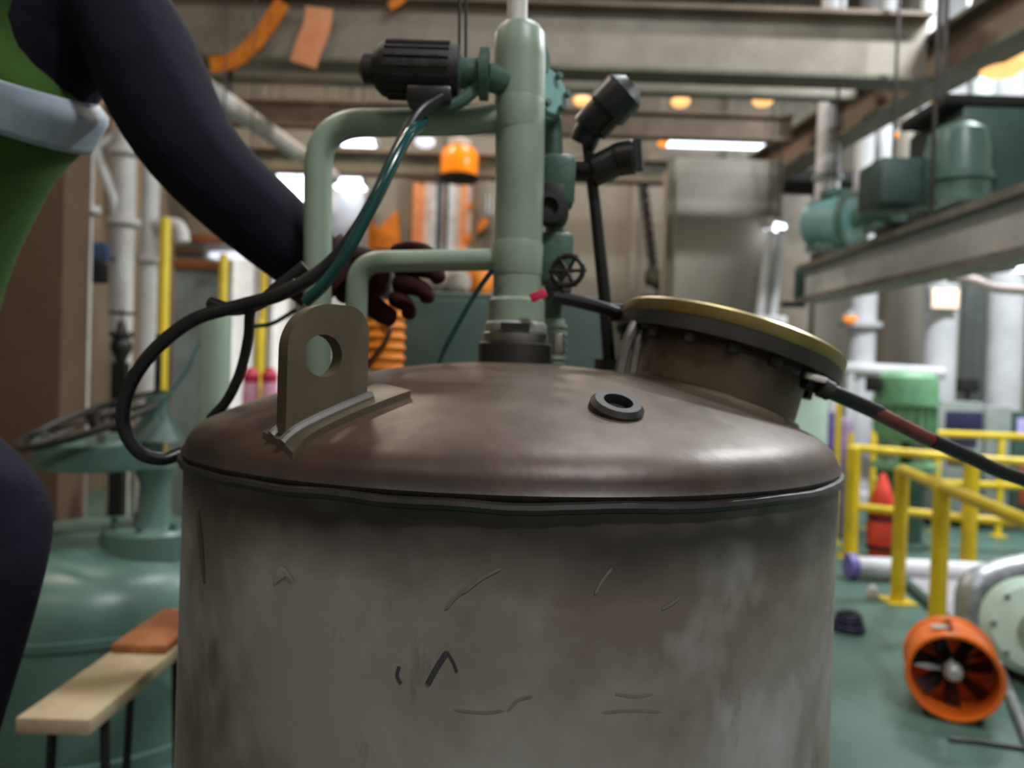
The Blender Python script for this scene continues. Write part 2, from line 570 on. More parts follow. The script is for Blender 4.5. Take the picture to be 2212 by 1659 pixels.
q = P(655, 272, 10.4); tube_lamp(q, 0.86, 'twin tube lamp beside the pale overhead pipe', 2, (1, 0, 0), M_tube, up_to(q, CEIL_Z), 0.03, 0.12)
q = P(775, 309, 9.2); tube_lamp(q, 0.42, 'short twin tube lamp inside the bend of the tall mint pipe', 2, (1, 0, 0), M_tube, up_to(q, CEIL_Z), 0.03, 0.11)
q = P(1552, 313, 10.8); tube_lamp(q, 1.62, 'long twin tube lamp between the two rear cross beams', 2, (1, 0, 0), M_tube, up_to(q, CEIL_Z), 0.03, 0.12)
q = P(1672, 490, 8.4); tube_lamp(q, 0.20, 'small bright lamp at the head of the paired white conduits', 2, (1, 0.6, 0), M_tube_hi, up_to(q, CEIL_Z), 0.04, 0.07)
q = P(1690, 726, 8.06); tube_lamp(q, 0.16, 'small bright lamp on the white junction box', 2, (1, 0.6, 0), M_tube_hi, 0.0, 0.04, 0.07)
q = P(507, 553, 6.0); tube_lamp(q, 0.36, 'dim twin tube lamp over the yellow posts', 3, (1, -0.25, 0), M_tube_dim, up_to(q, CEIL_Z), 0.02, 0.05)
q = P(2200, 578, 4.6); tube_lamp(q, 0.20, 'tube lamp under the grey monorail beam', 2, (1, 0.2, 0), M_tube, 0.0, 0.022, 0.07)
q = P(755, 396, 10.3); tube_lamp(q, 0.40, 'bright tube lamp at the top of the white locker', 3, (1, 0, 0), M_tube_hi, up_to(q, CEIL_Z), 0.06, 0.12)


def bowl_lamp(c, r, label, m, drop=0.25, group=None):
    c = Vector(c)
    t = thing('pendant_lamp', c, label, 'lamp', group)
    MB().lathe([(r * 0.2, 0.9 * r), (r * 0.55, 0.8 * r), (r * 0.95, 0.35 * r), (r, 0.2 * r), (r, 0.1 * r)], c, (0, 0, 1), 20).build('reflector', M_house, t)
    MB().lathe([(r * 0.92, 0.12 * r), (r * 0.9, -0.2 * r), (r * 0.6, -0.45 * r), (r * 0.2, -0.55 * r)], c, (0, 0, 1), 20).build('glass', m, t)
    MB().tube([c + V(0, 0, 0.85 * r), c + V(0, 0, 0.85 * r + drop)], 0.008, 8).build('stem', M_house, t)
    return t


for px, py, dd, r, mm, lb in [
        (1258, 216, 10.4, 0.13, M_tube_warm, 'warm pendant lamp beside the black lever handle'),
        (1470, 219, 10.6, 0.14, M_tube_warm, 'warm pendant lamp above the long twin tube lamp'),
        (1648, 216, 10.4, 0.15, M_tube_warm, 'warm pendant lamp close to the brown side beam'),
        (1432, 310, 10.30, 0.08, M_tube_orange, 'small orange lamp at the end of the long tube lamp'),
        (2165, 135, 6.0, 0.20, M_tube_warm, 'large warm pendant lamp above the dark teal machine'),
        (2016, 206, 7.0, 0.12, M_tube_warm, 'pale pendant lamp just under the brown side beam'),
        (1924, 292, 8.6, 0.09, M_tube_orange, 'small orange lamp above the pale teal motor'),
        (1836, 686, 9.2, 0.085, M_tube_orange, 'small orange lamp on the pale standpipe'),  # orange reflection built as a small glowing bowl
        (918, 306, 9.4, 0.13, M_tube_dim, 'pale globe lamp beside the amber beacon')]:
    q = P(px, py, dd)
    if 'standpipe' in lb:
        lm_ = bowl_lamp(q, r, lb, mm, 0.05)
        MB().tube([q + V(0, 0, r), P(px + 20, py, dd + 0.2) + V(0, 0, r)], 0.015, 8).build('arm', M_house, lm_)
    else:
        bowl_lamp(q, r, lb, mm, CEIL_Z - q.z - 0.85 * r)

# patch of orange light on the far cross beam, built as a glowing drum
q = P(992, 350, 9.55)
t = thing('warning_beacon', q - V(0, 0, 0.22), 'large amber beacon fixed to the far cross beam', 'beacon')
M_beam_glow = mat('amber_beacon_glass', (240, 140, 30), 0.25, emit=(255, 140, 20, 0.55), rgb2=(220, 110, 20), scale=3)
MB().lathe([(0.22, -0.19), (0.235, -0.1), (0.235, 0.08), (0.20, 0.15), (0.1, 0.19)], q, (0, 0, 1), 24).build('glass', M_beam_glow, t)
MB().lathe([(0.10, 0.18), (0.14, 0.2), (0.14, 0.26), (0.05, 0.3)], q, (0, 0, 1), 20).build('cap', M_white, t)
MB().lathe([(0.24, -0.23), (0.25, -0.21), (0.25, -0.18), (0.22, -0.17)], q, (0, 0, 1), 24).build('base_ring', M_dark, t)

# bright tube lamp built as framed glowing panes, high in the back wall
M_lamp_glow = mat('daylight_pane', (255, 255, 255), 0.3, emit=(232, 244, 255, 4.0))


def lamp_panel(n, px0, py0, px1, py1, d=YB - 0.03):
    a, b = P(px0, py1, d), P(px1, py0, d)
    y = YB - 0.02
    w = MB().box2((a.x - 0.05, y - 0.03, a.z - 0.05), (b.x + 0.05, y, a.z)).box2((a.x - 0.05, y - 0.03, b.z), (b.x + 0.05, y, b.z + 0.05)).box2((a.x - 0.05, y - 0.03, a.z), (a.x, y, b.z)).box2((b.x, y - 0.03, a.z), (b.x + 0.05, y, b.z))
    w = struct('window_%d' % n, w, M_house)
    mid = (a.x + b.x) / 2
    for x0, x1 in ((a.x, mid - 0.01), (mid + 0.01, b.x)):
        MB().box2((x0, y - 0.012, a.z), (x1, y - 0.004, b.z)).build('pane', M_lamp_glow, w, False)
    return w


lamp_panel(1, 598, 374, 686, 446)

# ------------------------------------------------------------------ strip curtain doorway in the back wall
x0, x1 = P(893, 400, YB - 0.1).x, P(1022, 400, YB - 0.1).x
ztop = P(950, 394, YB - 0.1).z
dt = struct('door_1', MB().box2((x0 - 0.09, YB - 0.16, 0), (x0, YB - 0.001, ztop + 0.1)).box2((x1, YB - 0.16, 0), (x1 + 0.09, YB - 0.001, ztop + 0.1)).box2((x0, YB - 0.16, ztop), (x1, YB - 0.001, ztop + 0.1)), M_beige_dk)
sm = [M_orange_light_pale, M_orange_light_pale, M_strip_p, M_strip_w, M_strip_g, M_strip_p, M_strip_w, M_strip_p, M_orange_light_pale, M_strip_p]
ns_ = len(sm)
for i, m_ in enumerate(sm):
    wdt = (x1 - x0) / ns_
    MB().box2((x0 + i * wdt + 0.004, YB - 0.12 + 0.02 * (i % 2), 0.05), (x0 + (i + 1) * wdt + 0.01, YB - 0.112 + 0.02 * (i % 2), ztop - 0.01)).build('curtain_strip', m_, dt, False)

# white locker under the bright lamp, painted orange light on the wall, thin conduits near the doorway
a, b = P(718, 498, 10.7), P(792, 404, 10.7)
t = thing('locker', (0.5 * (a.x + b.x), 10.75, 0), 'tall white locker under the bright tube lamp', 'locker')
MB().box2((a.x, 10.6, 0.0), (b.x, 10.95, b.z), 0.01).build('body', M_whitecool, t)
MB().box2((a.x + 0.03, 10.58, 0.1), (b.x - 0.03, 10.598, b.z - 0.06), 0.004).build('door', M_whitecool, t)
MB().tube([V(b.x - 0.08, 10.56, 1.9), V(b.x - 0.08, 10.56, 2.1)], 0.012, 8).build('handle', M_steel, t)

y = YB - 0.03
tp = [P(788, 512, YB - .2), P(800, 470, YB - .2), P(812, 492, YB - .2), P(856, 448, YB - .2), P(864, 530, YB - .2), P(790, 536, YB - .2)]
mb = MB(); mb.prism([(p.x, p.z) for p in tp], 0.05, (0, y, 0), (1, 0, 0), (0, 0, 1))  # thin slab standing in for orange light cast on the wall
tag(mb.build('tarpaulin', M_orange_light), 'orange tarpaulin scrap tied against the back wall', 'tarpaulin')
for k, (pa, pb) in enumerate([((1022, 372), (1034, 352)), ((1004, 524), (1052, 474)), ((1012, 448), (1034, 438))][1:]):  # bits of orange light on the wall, drawn as flat bands
    a, b = P(*pa, YB - 0.15), P(*pb, YB - 0.15)
    strap('webbing_sling', [a, a.lerp(b, 0.5), b], 0.1, (0, -1, 0), M_orange_light, ['orange sling end on the wall beside the strip curtain', 'small orange sling scrap high beside the strip curtain'][k], None)
for k, px in enumerate((1052, 1062, 1077)):
    a, b = P(px, 420, YB - 0.1), P(px, 520, YB - 0.1)
    tag(MB().tube([V(a.x, YB - 0.02, b.z - 1.5), V(a.x, YB - 0.02, a.z)], 0.014, 8).build('conduit', M_steel), 'thin bright conduit on the back wall behind the mint column', 'pipe', 'thin wall conduits')

# grey bundled sacks and one in painted orange light on a rack behind the teal cabinet
t = thing('storage_rack', (P(985, 640, 6.0).x, 6.0, 0), 'low steel rack holding grey and orange sacks', 'rack')
zr = P(985, 640, 6.0).z
xa, xb = P(905, 640, 6.0).x - 0.25, P(1062, 640, 6.0).x + 0.05
MB().box2((xa, 5.75, zr - 0.04), (xb, 6.25, zr)).build('shelf', M_dsteel, t, False)
for x in (xa + 0.03, xb - 0.03):
    for yy in (5.78, 6.22):
        MB().box2((x - 0.02, yy - 0.02, 0), (x + 0.02, yy + 0.02, zr - 0.04)).build('leg', M_dsteel, t, False)


def sack(c, sx, sy, sz, m, label, group=None, seed=0):
    b = bmesh.new()
    bmesh.ops.create_icosphere(b, subdivisions=3, radius=1)
    for v in b.verts:
        n = noise.noise(v.co * 1.6 + V(seed, 0, 0)) * 0.22 + noise.noise(v.co * 4 + V(seed, 3, 0)) * 0.07
        v.co = v.co * (1 + n)
        z = max(v.co.z, -0.72)
        v.co = V(v.co.x * sx, v.co.y * sy, (z + 0.72) / 1.72 * sz)
    mb = MB()
    b.verts.index_update()
    mb.add([v.co + Vector(c) for v in b.verts], [tuple(v.index for v in f.verts) for f in b.faces])
    b.free()
    return tag(mb.build('sack', m), label, 'sack', group)


M_sack = mat('grey_sack_cloth', (178, 166, 154), 0.9, rgb2=(120, 110, 102), scale=9, amount=0.8, bump=0.6, bscale=14)
sack(V(P(942, 640, 6).x, 6.08, zr), 0.12, 0.14, 0.24, M_sack, 'crumpled grey sack at the end of the low rack', None, 1)
sack(V(P(990, 640, 6).x, 5.88, zr), 0.095, 0.10, 0.2, M_sack, 'smaller grey sack in front of the orange sack', None, 4)
sack(V(P(1034, 600, 6).x, 6.1, zr), 0.11, 0.12, 0.30, M_orange_light, 'orange sack on the low rack behind the mint column', None, 8)  # orange light put into the sack's colour

# big grey-beige casing right of the chain
a, b = P(1446, 730, 8.6), P(1690, 404, 8.6)
t = thing('machine_casing', ((a.x + b.x) / 2, 8.9, 0), 'tall plain grey beige casing behind the hanging chain', 'casing')
MB().box2((a.x, 8.6, 0), (b.x, 9.3, ZB - 0.02), 0.02).build('body', M_wall, t)
MB().box2((a.x + 0.02, 8.575, 0.2), (b.x - 0.04, 8.598, ZB - 0.25), 0.006).build('panel', M_wall, t)
MB().box2((a.x - 0.06, 8.62, 0), (a.x - 0.002, 8.75, ZB - 0.02)).build('corner_post', M_olive, t, False)

# ------------------------------------------------------------------ centre: dark teal cabinet behind the tank
a, b = P(858, 792, 2.35), P(1322, 642, 2.35)
t = thing('cabinet', ((a.x + b.x) / 2, 2.6, 0), 'dark teal steel cabinet directly behind the tank dome', 'cabinet')
MB().box2((a.x, 2.35, 0), (b.x, 2.85, b.z), 0.01).build('body', M_teal_dk, t)
xm = a.x + (b.x - a.x) * 0.52
for u0, u1 in ((a.x + 0.02, xm - 0.005), (xm + 0.005, b.x - 0.02)):
    dr = MB().box2((u0, 2.332, 0.08), (u1, 2.349, b.z - 0.025), 0.005).build('door', M_teal_dk if u0 < 0 else M_teal, t)
    MB().box2((u1 - 0.06, 2.32, 1.0), (u1 - 0.04, 2.331, 1.12)).build('handle', M_steel, dr, False)

# patch of orange light built as a ribbed duct left of the cabinet
pb, ptp = P(826, 800, 2.2), P(826, 668, 2.2)
prof = []
h = 0.0
while h < ptp.z:
    prof += [(0.058, h), (0.066, h + 0.012), (0.058, h + 0.024)]
    h += 0.03
t = thing('ventilation_duct', (pb.x, pb.y, 0), 'upright ribbed orange ventilation duct beside the dark cabinet', 'duct')
MB().lathe(prof, (pb.x, pb.y, 0), (0, 0, 1), 20).build('ribbed_hose', M_orange_light, t)
MB().tube(spline([V(pb.x + 0.0, pb.y - 0.07, ptp.z - 0.02), V(pb.x + 0.03, pb.y - 0.075, ptp.z - 0.07), V(pb.x - 0.02, pb.y - 0.08, ptp.z - 0.15), V(pb.x - 0.05, pb.y - 0.075, ptp.z - 0.2)], 6), 0.006, 8).build('tie_cord', M_black, t)

# pink drums and yellow post seen just left of the lug
for k, px in enumerate((543, 583)):
    q = P(px, 800, 4.2)
    t = thing('drum', (q.x, q.y, 0), ['pink drum with a crimson lid between the slim yellow post and the cable tail', 'pink drum with a crimson lid between the slim yellow post and the lifting lug'][k], 'drum', 'pink drums')
    z1 = P(px, 802, 4.2).z
    MB().lathe([(0.04, 0), (0.045, 0.02), (0.045, z1 - 0.12), (0.04, z1 - 0.06)], (q.x, q.y, 0), (0, 0, 1), 18).build('body', M_pink, t)
    MB().lathe([(0.042, z1 - 0.06), (0.044, z1 - 0.02), (0.03, z1), (0.02, z1 + 0.02)], (q.x, q.y, 0), (0, 0, 1), 18).build('lid', M_crim, t)


def yellow_post(px, ptop, d, r, label, foot=True):
    q = P(px, ptop, d)
    t = thing('guard_post', (q.x, q.y, 0), label, 'post')
    MB().lathe([(r, 0.012), (r, q.z - 0.02), (r * 0.7, q.z)], (q.x, q.y, 0), (0, 0, 1), 14).build('post', M_yellow, t)
    MB().box((q.x, q.y, 0.006), (r * 4, r * 4, 0.012)).build('foot_plate', M_yellow, t, False)
    return t


yellow_post(562, 690, 4.6, 0.028, 'slim yellow post between the pink drums')
yellow_post(358, 470, 4.6, 0.032, 'tall yellow post right of the white pipes')
yellow_post(484, 548, 5.2, 0.030, 'yellow post in front of the bright white panel')
yellow_post(570, 575, 5.6, 0.026, 'thin yellow post behind the black cable bunch')

# brown hoarding and bright white panels behind the yellow posts
a, b = P(372, 700, 6.3), P(500, 500, 6.3)
t = thing('notice_board', ((a.x + b.x) / 2, 6.35, 0), 'brown framed grey board between two yellow posts', 'board')
MB().box2((a.x, 6.33, 0), (b.x, 6.37, b.z)).build('backing', M_grey, t, False)
for k in range(3):
    z = b.z - 0.06 - k * 0.11
    MB().box2((a.x, 6.30, z - 0.04), (b.x, 6.329, z + 0.04), 0.006).build('slat', M_brownboard if k != 1 else M_brown, t)
a, b = P(500, 660, 6.9), P(560, 560, 6.9)
t = thing('wall_screen', ((a.x + b.x) / 2, 6.9, 0), 'bright white screen panel behind the yellow posts', 'panel')
M_lit = mat('backlit_white_panel', (250, 248, 244), 0.6, emit=(255, 250, 244, 0.55))  # glow stands in for strong white light falling on the panels
MB().box2((a.x, 6.88, 0), (b.x, 6.92, b.z)).build('panel', M_lit, t, False)
for xx in (a.x, b.x):
    MB().box2((xx - 0.02, 6.85, 0), (xx + 0.02, 6.93, b.z + 0.03)).build('frame', M_white, t, False)
a, b = P(588, 690, 7.1), P(632, 590, 7.1)
t = thing('wall_screen', ((a.x + b.x) / 2, 7.1, 0), 'narrow bright white panel right of the wider white panel', 'panel')
MB().box2((a.x, 7.08, 0), (b.x, 7.12, b.z)).build('panel', M_lit, t, False)
for xx in (a.x, b.x):
    MB().box2((xx - 0.015, 7.06, 0), (xx + 0.015, 7.13, b.z + 0.02)).build('frame', M_white, t, False)


# ------------------------------------------------------------------ left: brown column, white pipes
a = P(25, 900, 3.9); b = P(128, 900, 3.9)
t = thing('steel_column', ((a.x + b.x) / 2, 4.0, 0), 'wide brown painted steel column behind the worker', 'column')
MB().box2((a.x - 0.5, 3.9, 0), (b.x, 4.15, CEIL_Z), 0.012).build('shaft', M_brown, t)
MB().box2((a.x - 0.55, 3.86, 0), (b.x + 0.02, 4.19, 0.1), 0.01).build('base', M_brown, t)


def stand_pipe(px, d, r, label, ptop=None, pbot=None, m=M_white, flanges=(), cat='pipe'):
    q = P(px, 700, d)
    z1 = CEIL_Z if ptop is None else P(px, ptop, d).z
    t = thing('standpipe', (q.x, q.y, 0), label, cat)
    MB().lathe([(r, 0), (r, z1)], (q.x, q.y, 0), (0, 0, 1), 20).build('pipe', m, t)
    for fy in flanges:
        z = P(px, fy, d).z
        MB().lathe([(r * 1.5, z - 0.02), (r * 1.5, z + 0.02)], (q.x, q.y, 0), (0, 0, 1), 20).build('flange', m, t)
    return t


stand_pipe(162, 4.5, 0.082, 'thick white standpipe next to the brown column', flanges=(452,))
sp = stand_pipe(262, 4.8, 0.066, 'middle white standpipe with a dark valve at its foot', flanges=(480, 330))
MB().tube([P(262, 285, 4.8), P(205, 320, 4.74), P(246, 430, 4.74), P(262, 520, 4.8)], 0.035, 12).build('brace', M_white, sp)
sp = stand_pipe(318, 5.0, 0.056, 'thin white standpipe with a short elbow beside the tall yellow post', flanges=(560,))
MB().tube(bend([P(318, 488, 5.0), P(388, 486, 4.95), P(394, 524, 4.95)], 0.08), 0.05, 14).build('elbow', M_white, sp)
# dark blue box carried between two pipes
q = P(212, 545, 4.6)
t = thing('junction_box', q - V(0, 0, 0.16), 'dull blue and black junction box between white standpipes', 'box')
MB().box(q, (0.12, 0.08, 0.11), None, 0.008).build('body', M_blue, t)
MB().box(q - V(0, 0, 0.125), (0.105, 0.07, 0.12), None, 0.006).build('lower_box', M_dark, t)
MB().tube([P(165, 560, 4.5), P(262, 560, 4.8)], 0.018, 8).build('bracket', M_dsteel, t)


def valve(name, c, s, m, mw, label, wheel_axis=(0, 0, 1), height=None):
    """globe valve: body, bonnet, flanges, stem, spoked handwheel; c is the body centre"""
    c = Vector(c)
    t = thing(name, c - V(0, 0, 0.16 * s), label, 'valve')
    MB().lathe([(0.05 * s, -0.16 * s), (0.07 * s, -0.1 * s), (0.1 * s, -0.04 * s), (0.11 * s, 0.02 * s), (0.09 * s, 0.08 * s), (0.06 * s, 0.12 * s)], c, (0, 0, 1), 24).build('body', m, t)
    MB().lathe([(0.12 * s, 0.11 * s), (0.12 * s, 0.15 * s)], c, (0, 0, 1), 24).build('bonnet_flange', m, t)
    MB().lathe([(0.06 * s, 0.15 * s), (0.045 * s, 0.24 * s), (0.03 * s, 0.28 * s)], c, (0, 0, 1), 20).build('bonnet', m, t)
    MB().lathe([(0.012 * s, 0.26 * s), (0.012 * s, 0.42 * s)], c, (0, 0, 1), 10).build('stem', M_steel, t)
    hz = 0.36 * s
    wh = MB().tube([c + V(0.13 * s * math.cos(a), 0.13 * s * math.sin(a), hz) for a in [2 * PI * k / 28 for k in range(28)]], 0.012 * s, 8, closed=True).build('handwheel', mw, t)
    for k in range(5):
        a = 2 * PI * k / 5
        MB().tube([c + V(0, 0, hz), c + V(0.13 * s * math.cos(a), 0.13 * s * math.sin(a), hz)], 0.008 * s, 8).build('spoke', mw, wh)
    for k in range(8):
        a = 2 * PI * k / 8
        MB().lathe([(0.012 * s, 0.10 * s), (0.012 * s, 0.17 * s)], c + V(0.1 * s * math.cos(a), 0.1 * s * math.sin(a), 0), (0, 0, 1), 6).build('bolt', M_dsteel, t)
    return t


q = P(262, 750, 4.45)
valve('globe_valve', q, 0.55, M_dsteel, M_dsteel, 'small dark globe valve at the foot of the middle standpipe')
MB().box2((q.x - 0.04, q.y - 0.03, 0), (q.x + 0.04, q.y + 0.03, q.z - 0.088)).build('pedestal', M_dsteel, bpy.data.objects['globe_valve'], False)
# teal thin rod leaning among the pipes
tag(MB().tube([P(452, 690, 3.2), P(405, 800, 3.0), P(330, 900, 2.8)], 0.006, 8).build('thin_hose', M_hosegreen), 'thin teal hose slanting through the black cable loop', 'hose')

# green pipe seen through the cable loop
t = thing('mint_standpipe', (P(468, 800, 2.1).x, P(468, 800, 2.1).y, 0), 'mint green standpipe seen behind the black cable loop', 'pipe')
q = P(468, 655, 2.1)
MB().lathe([(0.041, 0), (0.041, q.z - 0.04), (0.030, q.z - 0.01), (0.01, q.z)], (q.x, q.y, 0), (0, 0, 1), 20).build('pipe', M_mint, t)
MB().lathe([(0.07, 0), (0.07, 0.02)], (q.x, q.y, 0), (0, 0, 1), 20).build('base_flange', M_mint, t)

# ------------------------------------------------------------------ left foreground: teal vessel with valve, plank
DV = 2.78
vc = P(210, 1420, DV + 0.35)
t = thing('pressure_vessel', (vc.x - 0.15, vc.y, 0), 'glossy teal rounded vessel under the teal valve', 'vessel')
rv = 0.62
ztop_v = P(250, 1190, DV).z
prof = [(rv, 0.06), (rv, ztop_v - 0.26), (rv * 0.985, ztop_v - 0.20), (rv * 0.93, ztop_v - 0.12), (rv * 0.8, ztop_v - 0.06), (rv * 0.55, ztop_v - 0.02), (rv * 0.25, ztop_v - 0.002), (0.02, ztop_v)]
VC = V(vc.x - 0.02, vc.y + 0.05, 0)
MB().lathe(prof, VC, (0, 0, 1), 56).build('shell', M_teal, t)
MB().lathe([(rv + 0.03, 0), (rv + 0.03, 0.06)], VC, (0, 0, 1), 40).build('foot_ring', M_teal, t)
MB().lathe([(rv + 0.012, ztop_v - 0.30), (rv + 0.012, ztop_v - 0.27)], VC, (0, 0, 1), 56).build('weld_band', M_teal, t)

# angle valve on top of the vessel
qc = P(265, 1180, DV)
q0 = V(qc.x, VC.y - 0.15, ztop_v - 0.01)
s2 = (q0.y) / DV
t = thing('angle_valve', q0, 'teal flanged valve with handwheel standing on the teal vessel', 'valve')


def zpx(py):
    return P(265, py, q0.y).z


def rp(w):
    return w / 2 / FPX * q0.y


MB().lathe([(rp(205), zpx(1178) - 0.03), (rp(205), zpx(1140)), (rp(190), zpx(1132))], (q0.x, q0.y, 0), (0, 0, 1), 32).build('lower_flange', M_teal, t)
MB().lathe([(rp(90), zpx(1136)), (rp(66), zpx(1100)), (rp(62), zpx(1040)), (rp(90), zpx(1005))], (q0.x, q0.y, 0), (0, 0, 1), 28).build('neck', M_teal, t)
xf = P(215, 970, q0.y).x
MB().lathe([(rp(250), zpx(1008)), (rp(256), zpx(1000)), (rp(256), zpx(955)), (rp(240), zpx(946))], (xf, q0.y, 0), (0, 0, 1), 36).build('upper_flange', M_teal, t)
MB().lathe([(rp(120), zpx(948)), (rp(90), zpx(925)), (rp(56), zpx(895)), (rp(44), zpx(850))], (q0.x, q0.y, 0), (0, 0, 1), 28).build('bonnet', M_teal_dk, t)
MB().lathe([(rp(14), zpx(852)), (rp(14), zpx(720))], (q0.x, q0.y, 0), (0, 0, 1), 12).build('stem', M_dsteel, t)
for k in range(10):
    a = 2 * PI * k / 10 + 0.2
    MB().lathe([(0.013, zpx(952)), (0.013, zpx(930))], (xf + rp(215) * math.cos(a), q0.y + rp(215) * math.sin(a), 0), (0, 0, 1), 6).build('bolt', M_steel, t)
for k in range(8):
    a = 2 * PI * k / 8 + 0.1
    MB().lathe([(0.012, zpx(1140)), (0.012, zpx(1118))], (q0.x + rp(165) * math.cos(a), q0.y + rp(165) * math.sin(a), 0), (0, 0, 1), 6).build('bolt', M_teal_dk, t)
wc = P(205, 905, q0.y - 0.02); rw = rp(300)
ax = V(-0.28, -0.25, 0.93).normalized()
u_ = ax.cross(V(0, 1, 0)).normalized(); w_ = ax.cross(u_)
wh = MB().tube([wc + (u_ * math.cos(a) + w_ * math.sin(a)) * rw for a in [2 * PI * k / 36 for k in range(36)]], 0.014, 10, closed=True).build('handwheel', M_dsteel, t)
for k in range(6):
    a = 2 * PI * k / 6
    MB().tube([wc, wc + (u_ * math.cos(a) + w_ * math.sin(a)) * rw], 0.009, 8).build('spoke', M_dsteel, wh)
MB().lathe([(0.03, -0.03), (0.03, 0.03)], wc, ax, 14).build('hub', M_dsteel, wh)

# plank bench beside the vessel
ZP = 0.615
e0, e1 = G(55, 1545, ZP), G(172, 1560, ZP)
f0, f1 = G(262, 1375, ZP), G(392, 1400, ZP)
c0 = (e0 + e1) / 2; c1 = (f0 + f1) / 2 + (f1 - e1) * 0.25
dirp = (c1 - c0).normalized(); sid = V(dirp.y, -dirp.x, 0)
wpl = 0.175
t = thing('plank_bench', V((c0.x + c1.x) / 2, (c0.y + c1.y) / 2, 0), 'pale wooden plank on trestle legs in front of the teal vessel', 'bench')
rotp = Matrix((dirp, -sid, V(0, 0, 1))).transposed()
L_ = (c1 - c0).length
MB().box((c0 + c1) / 2 - V(0, 0, 0.02), (L_, wpl, 0.04), rotp, 0.006).build('plank', M_wood, t)
for fr in (0.18, 0.82):
    for sg in (-1, 1):
        p = c0.lerp(c1, fr) + sid * sg * wpl * 0.36
        MB().tube([p - V(0, 0, 0.04), V(p.x, p.y, 0) + sid * sg * 0.02], 0.012, 8).build('leg', M_dsteel, t)
bc = c0.lerp(c1, 0.93)
tag(MB().box(bc + V(0, 0, 0.013), (0.34, wpl * 0.9, 0.024), rotp, 0.004).build('wooden_board', M_brownboard), 'brown board lying on the far end of the pale plank', 'board')
# teal floor pipe bottom left
a, b = G(40, 1640, 0.1), G(300, 1560, 0.1)
tag(MB().tube([V(a.x - 0.3, a.y, 0.06), V(b.x + 0.2, b.y + 0.4, 0.06)], 0.06, 14).build('floor_pipe', M_teal_lt), 'light teal pipe lying on the floor under the plank', 'pipe')

# ================================================================== THE TANK
TD = 1.26
TC = P(1103, 1018, TD)
TR = 0.497
ZR = TC.z + 0.040   # rim height
T0 = V(TC.x, TC.y, 0)
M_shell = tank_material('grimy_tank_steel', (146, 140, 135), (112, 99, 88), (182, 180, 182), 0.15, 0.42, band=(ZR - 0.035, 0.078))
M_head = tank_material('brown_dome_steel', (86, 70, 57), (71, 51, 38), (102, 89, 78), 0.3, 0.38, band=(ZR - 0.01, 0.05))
M_lug = tank_material('lug_steel', (104, 94, 76), (82, 72, 58), (126, 118, 104), 0.45, 0.45)
M_neck = tank_material('neck_steel', (112, 96, 80), (94, 78, 62), (128, 118, 106), 0.35, 0.36)
tank = thing('steel_tank', T0, 'large grimy round steel tank with domed top', 'tank')
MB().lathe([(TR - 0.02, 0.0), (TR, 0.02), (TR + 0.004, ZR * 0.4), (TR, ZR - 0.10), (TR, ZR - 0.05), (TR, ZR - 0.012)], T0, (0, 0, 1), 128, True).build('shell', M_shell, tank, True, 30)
# torispherical head
HH = 0.140
prof = []
rk, Rc = 0.085, 0.80
sinb = (TR - rk) / (Rc - rk)
beta = math.asin(sinb)
hc = Rc - (Rc - rk) * math.cos(beta)
for k in range(9):
    a = (PI / 2 - beta) * k / 8
    prof.append((TR - rk + rk * math.cos(a), rk * math.sin(a)))
z0k = rk * math.sin(PI / 2 - beta)
zc = z0k - Rc * math.cos(beta)
for k in range(1, 22):
    a = beta * (1 - k / 21)
    prof.append((Rc * math.sin(a), zc + Rc * math.cos(a)))
kz = HH / prof[-1][1]


def head_z(r):
    """height of the dome surface above the rim at radius r"""
    for (r1, z1), (r2, z2) in zip(prof, prof[1:]):
        if r2 <= r <= r1:
            f = (r1 - r) / max(1e-6, r1 - r2)
            return (z1 + (z2 - z1) * f) * kz
    return HH if r < 0.05 else 0.0


hp = [(TR - 0.004, -0.016)] + [(r + (0.004 if k == 0 else 0), z * kz) for k, (r, z) in enumerate(prof)]
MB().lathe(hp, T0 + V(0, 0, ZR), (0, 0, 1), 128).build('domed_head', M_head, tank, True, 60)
# rim weld: ripply bead
wn = 240
wb_ = MB()
wb_.tube([T0 + V((TR + 0.002 + 0.0005 * math.sin(k * 1.9)) * math.cos(2 * PI * k / wn), (TR + 0.002 + 0.0005 * math.sin(k * 1.9)) * math.sin(2 * PI * k / wn), ZR - 0.012 + 0.0035 * noise.noise(V(k * 0.13, 0, 0))) for k in range(wn)], 0.0065, 8, closed=True)
wb_.build('rim_weld', M_dsteel, tank)

def hit_dome(px, py):
    """point of the domed head seen at a pixel"""
    dv = (P(px, py, 1.0) - CAMLOC)
    for j in range(1500):
        p = CAMLOC + dv * (0.6 + j * 0.001)
        r_ = (V(p.x, p.y, 0) - T0).length
        if r_ < TR and p.z <= ZR + head_z(r_):
            return p
    return P(px, py, 1.1)


# lifting lug on the left shoulder of the dome
lug_a, lug_b = hit_dome(606, 958), hit_dome(782, 872)
ux = V(lug_b.x - lug_a.x, lug_b.y - lug_a.y, 0).normalized()
lw = V(lug_b.x - lug_a.x, lug_b.y - lug_a.y, 0).length
lmid = (lug_a + lug_b) / 2
ltop = P(690, 657, lmid.y).z
lbot = lug_a.z - 0.006
hgt = ltop - lbot
n_ = 6
out = [(lw / 2, -hgt / 2)]
rr_ = 0.05
for sg_, a0, rq_ in ((1, 0, 0.03), (-1, 90, 0.055)):
    for k in range(13):
        a = R(a0 + 90 * k / 12)
        out.append((sg_ * (lw / 2 - rq_) + rq_ * math.cos(a), hgt / 2 - rq_ + rq_ * math.sin(a)))
out.append((-lw / 2, -hgt / 2))
hole_c = (-0.008, P(680, 768, lmid.y).z - (ltop + lbot) / 2)
hol = []
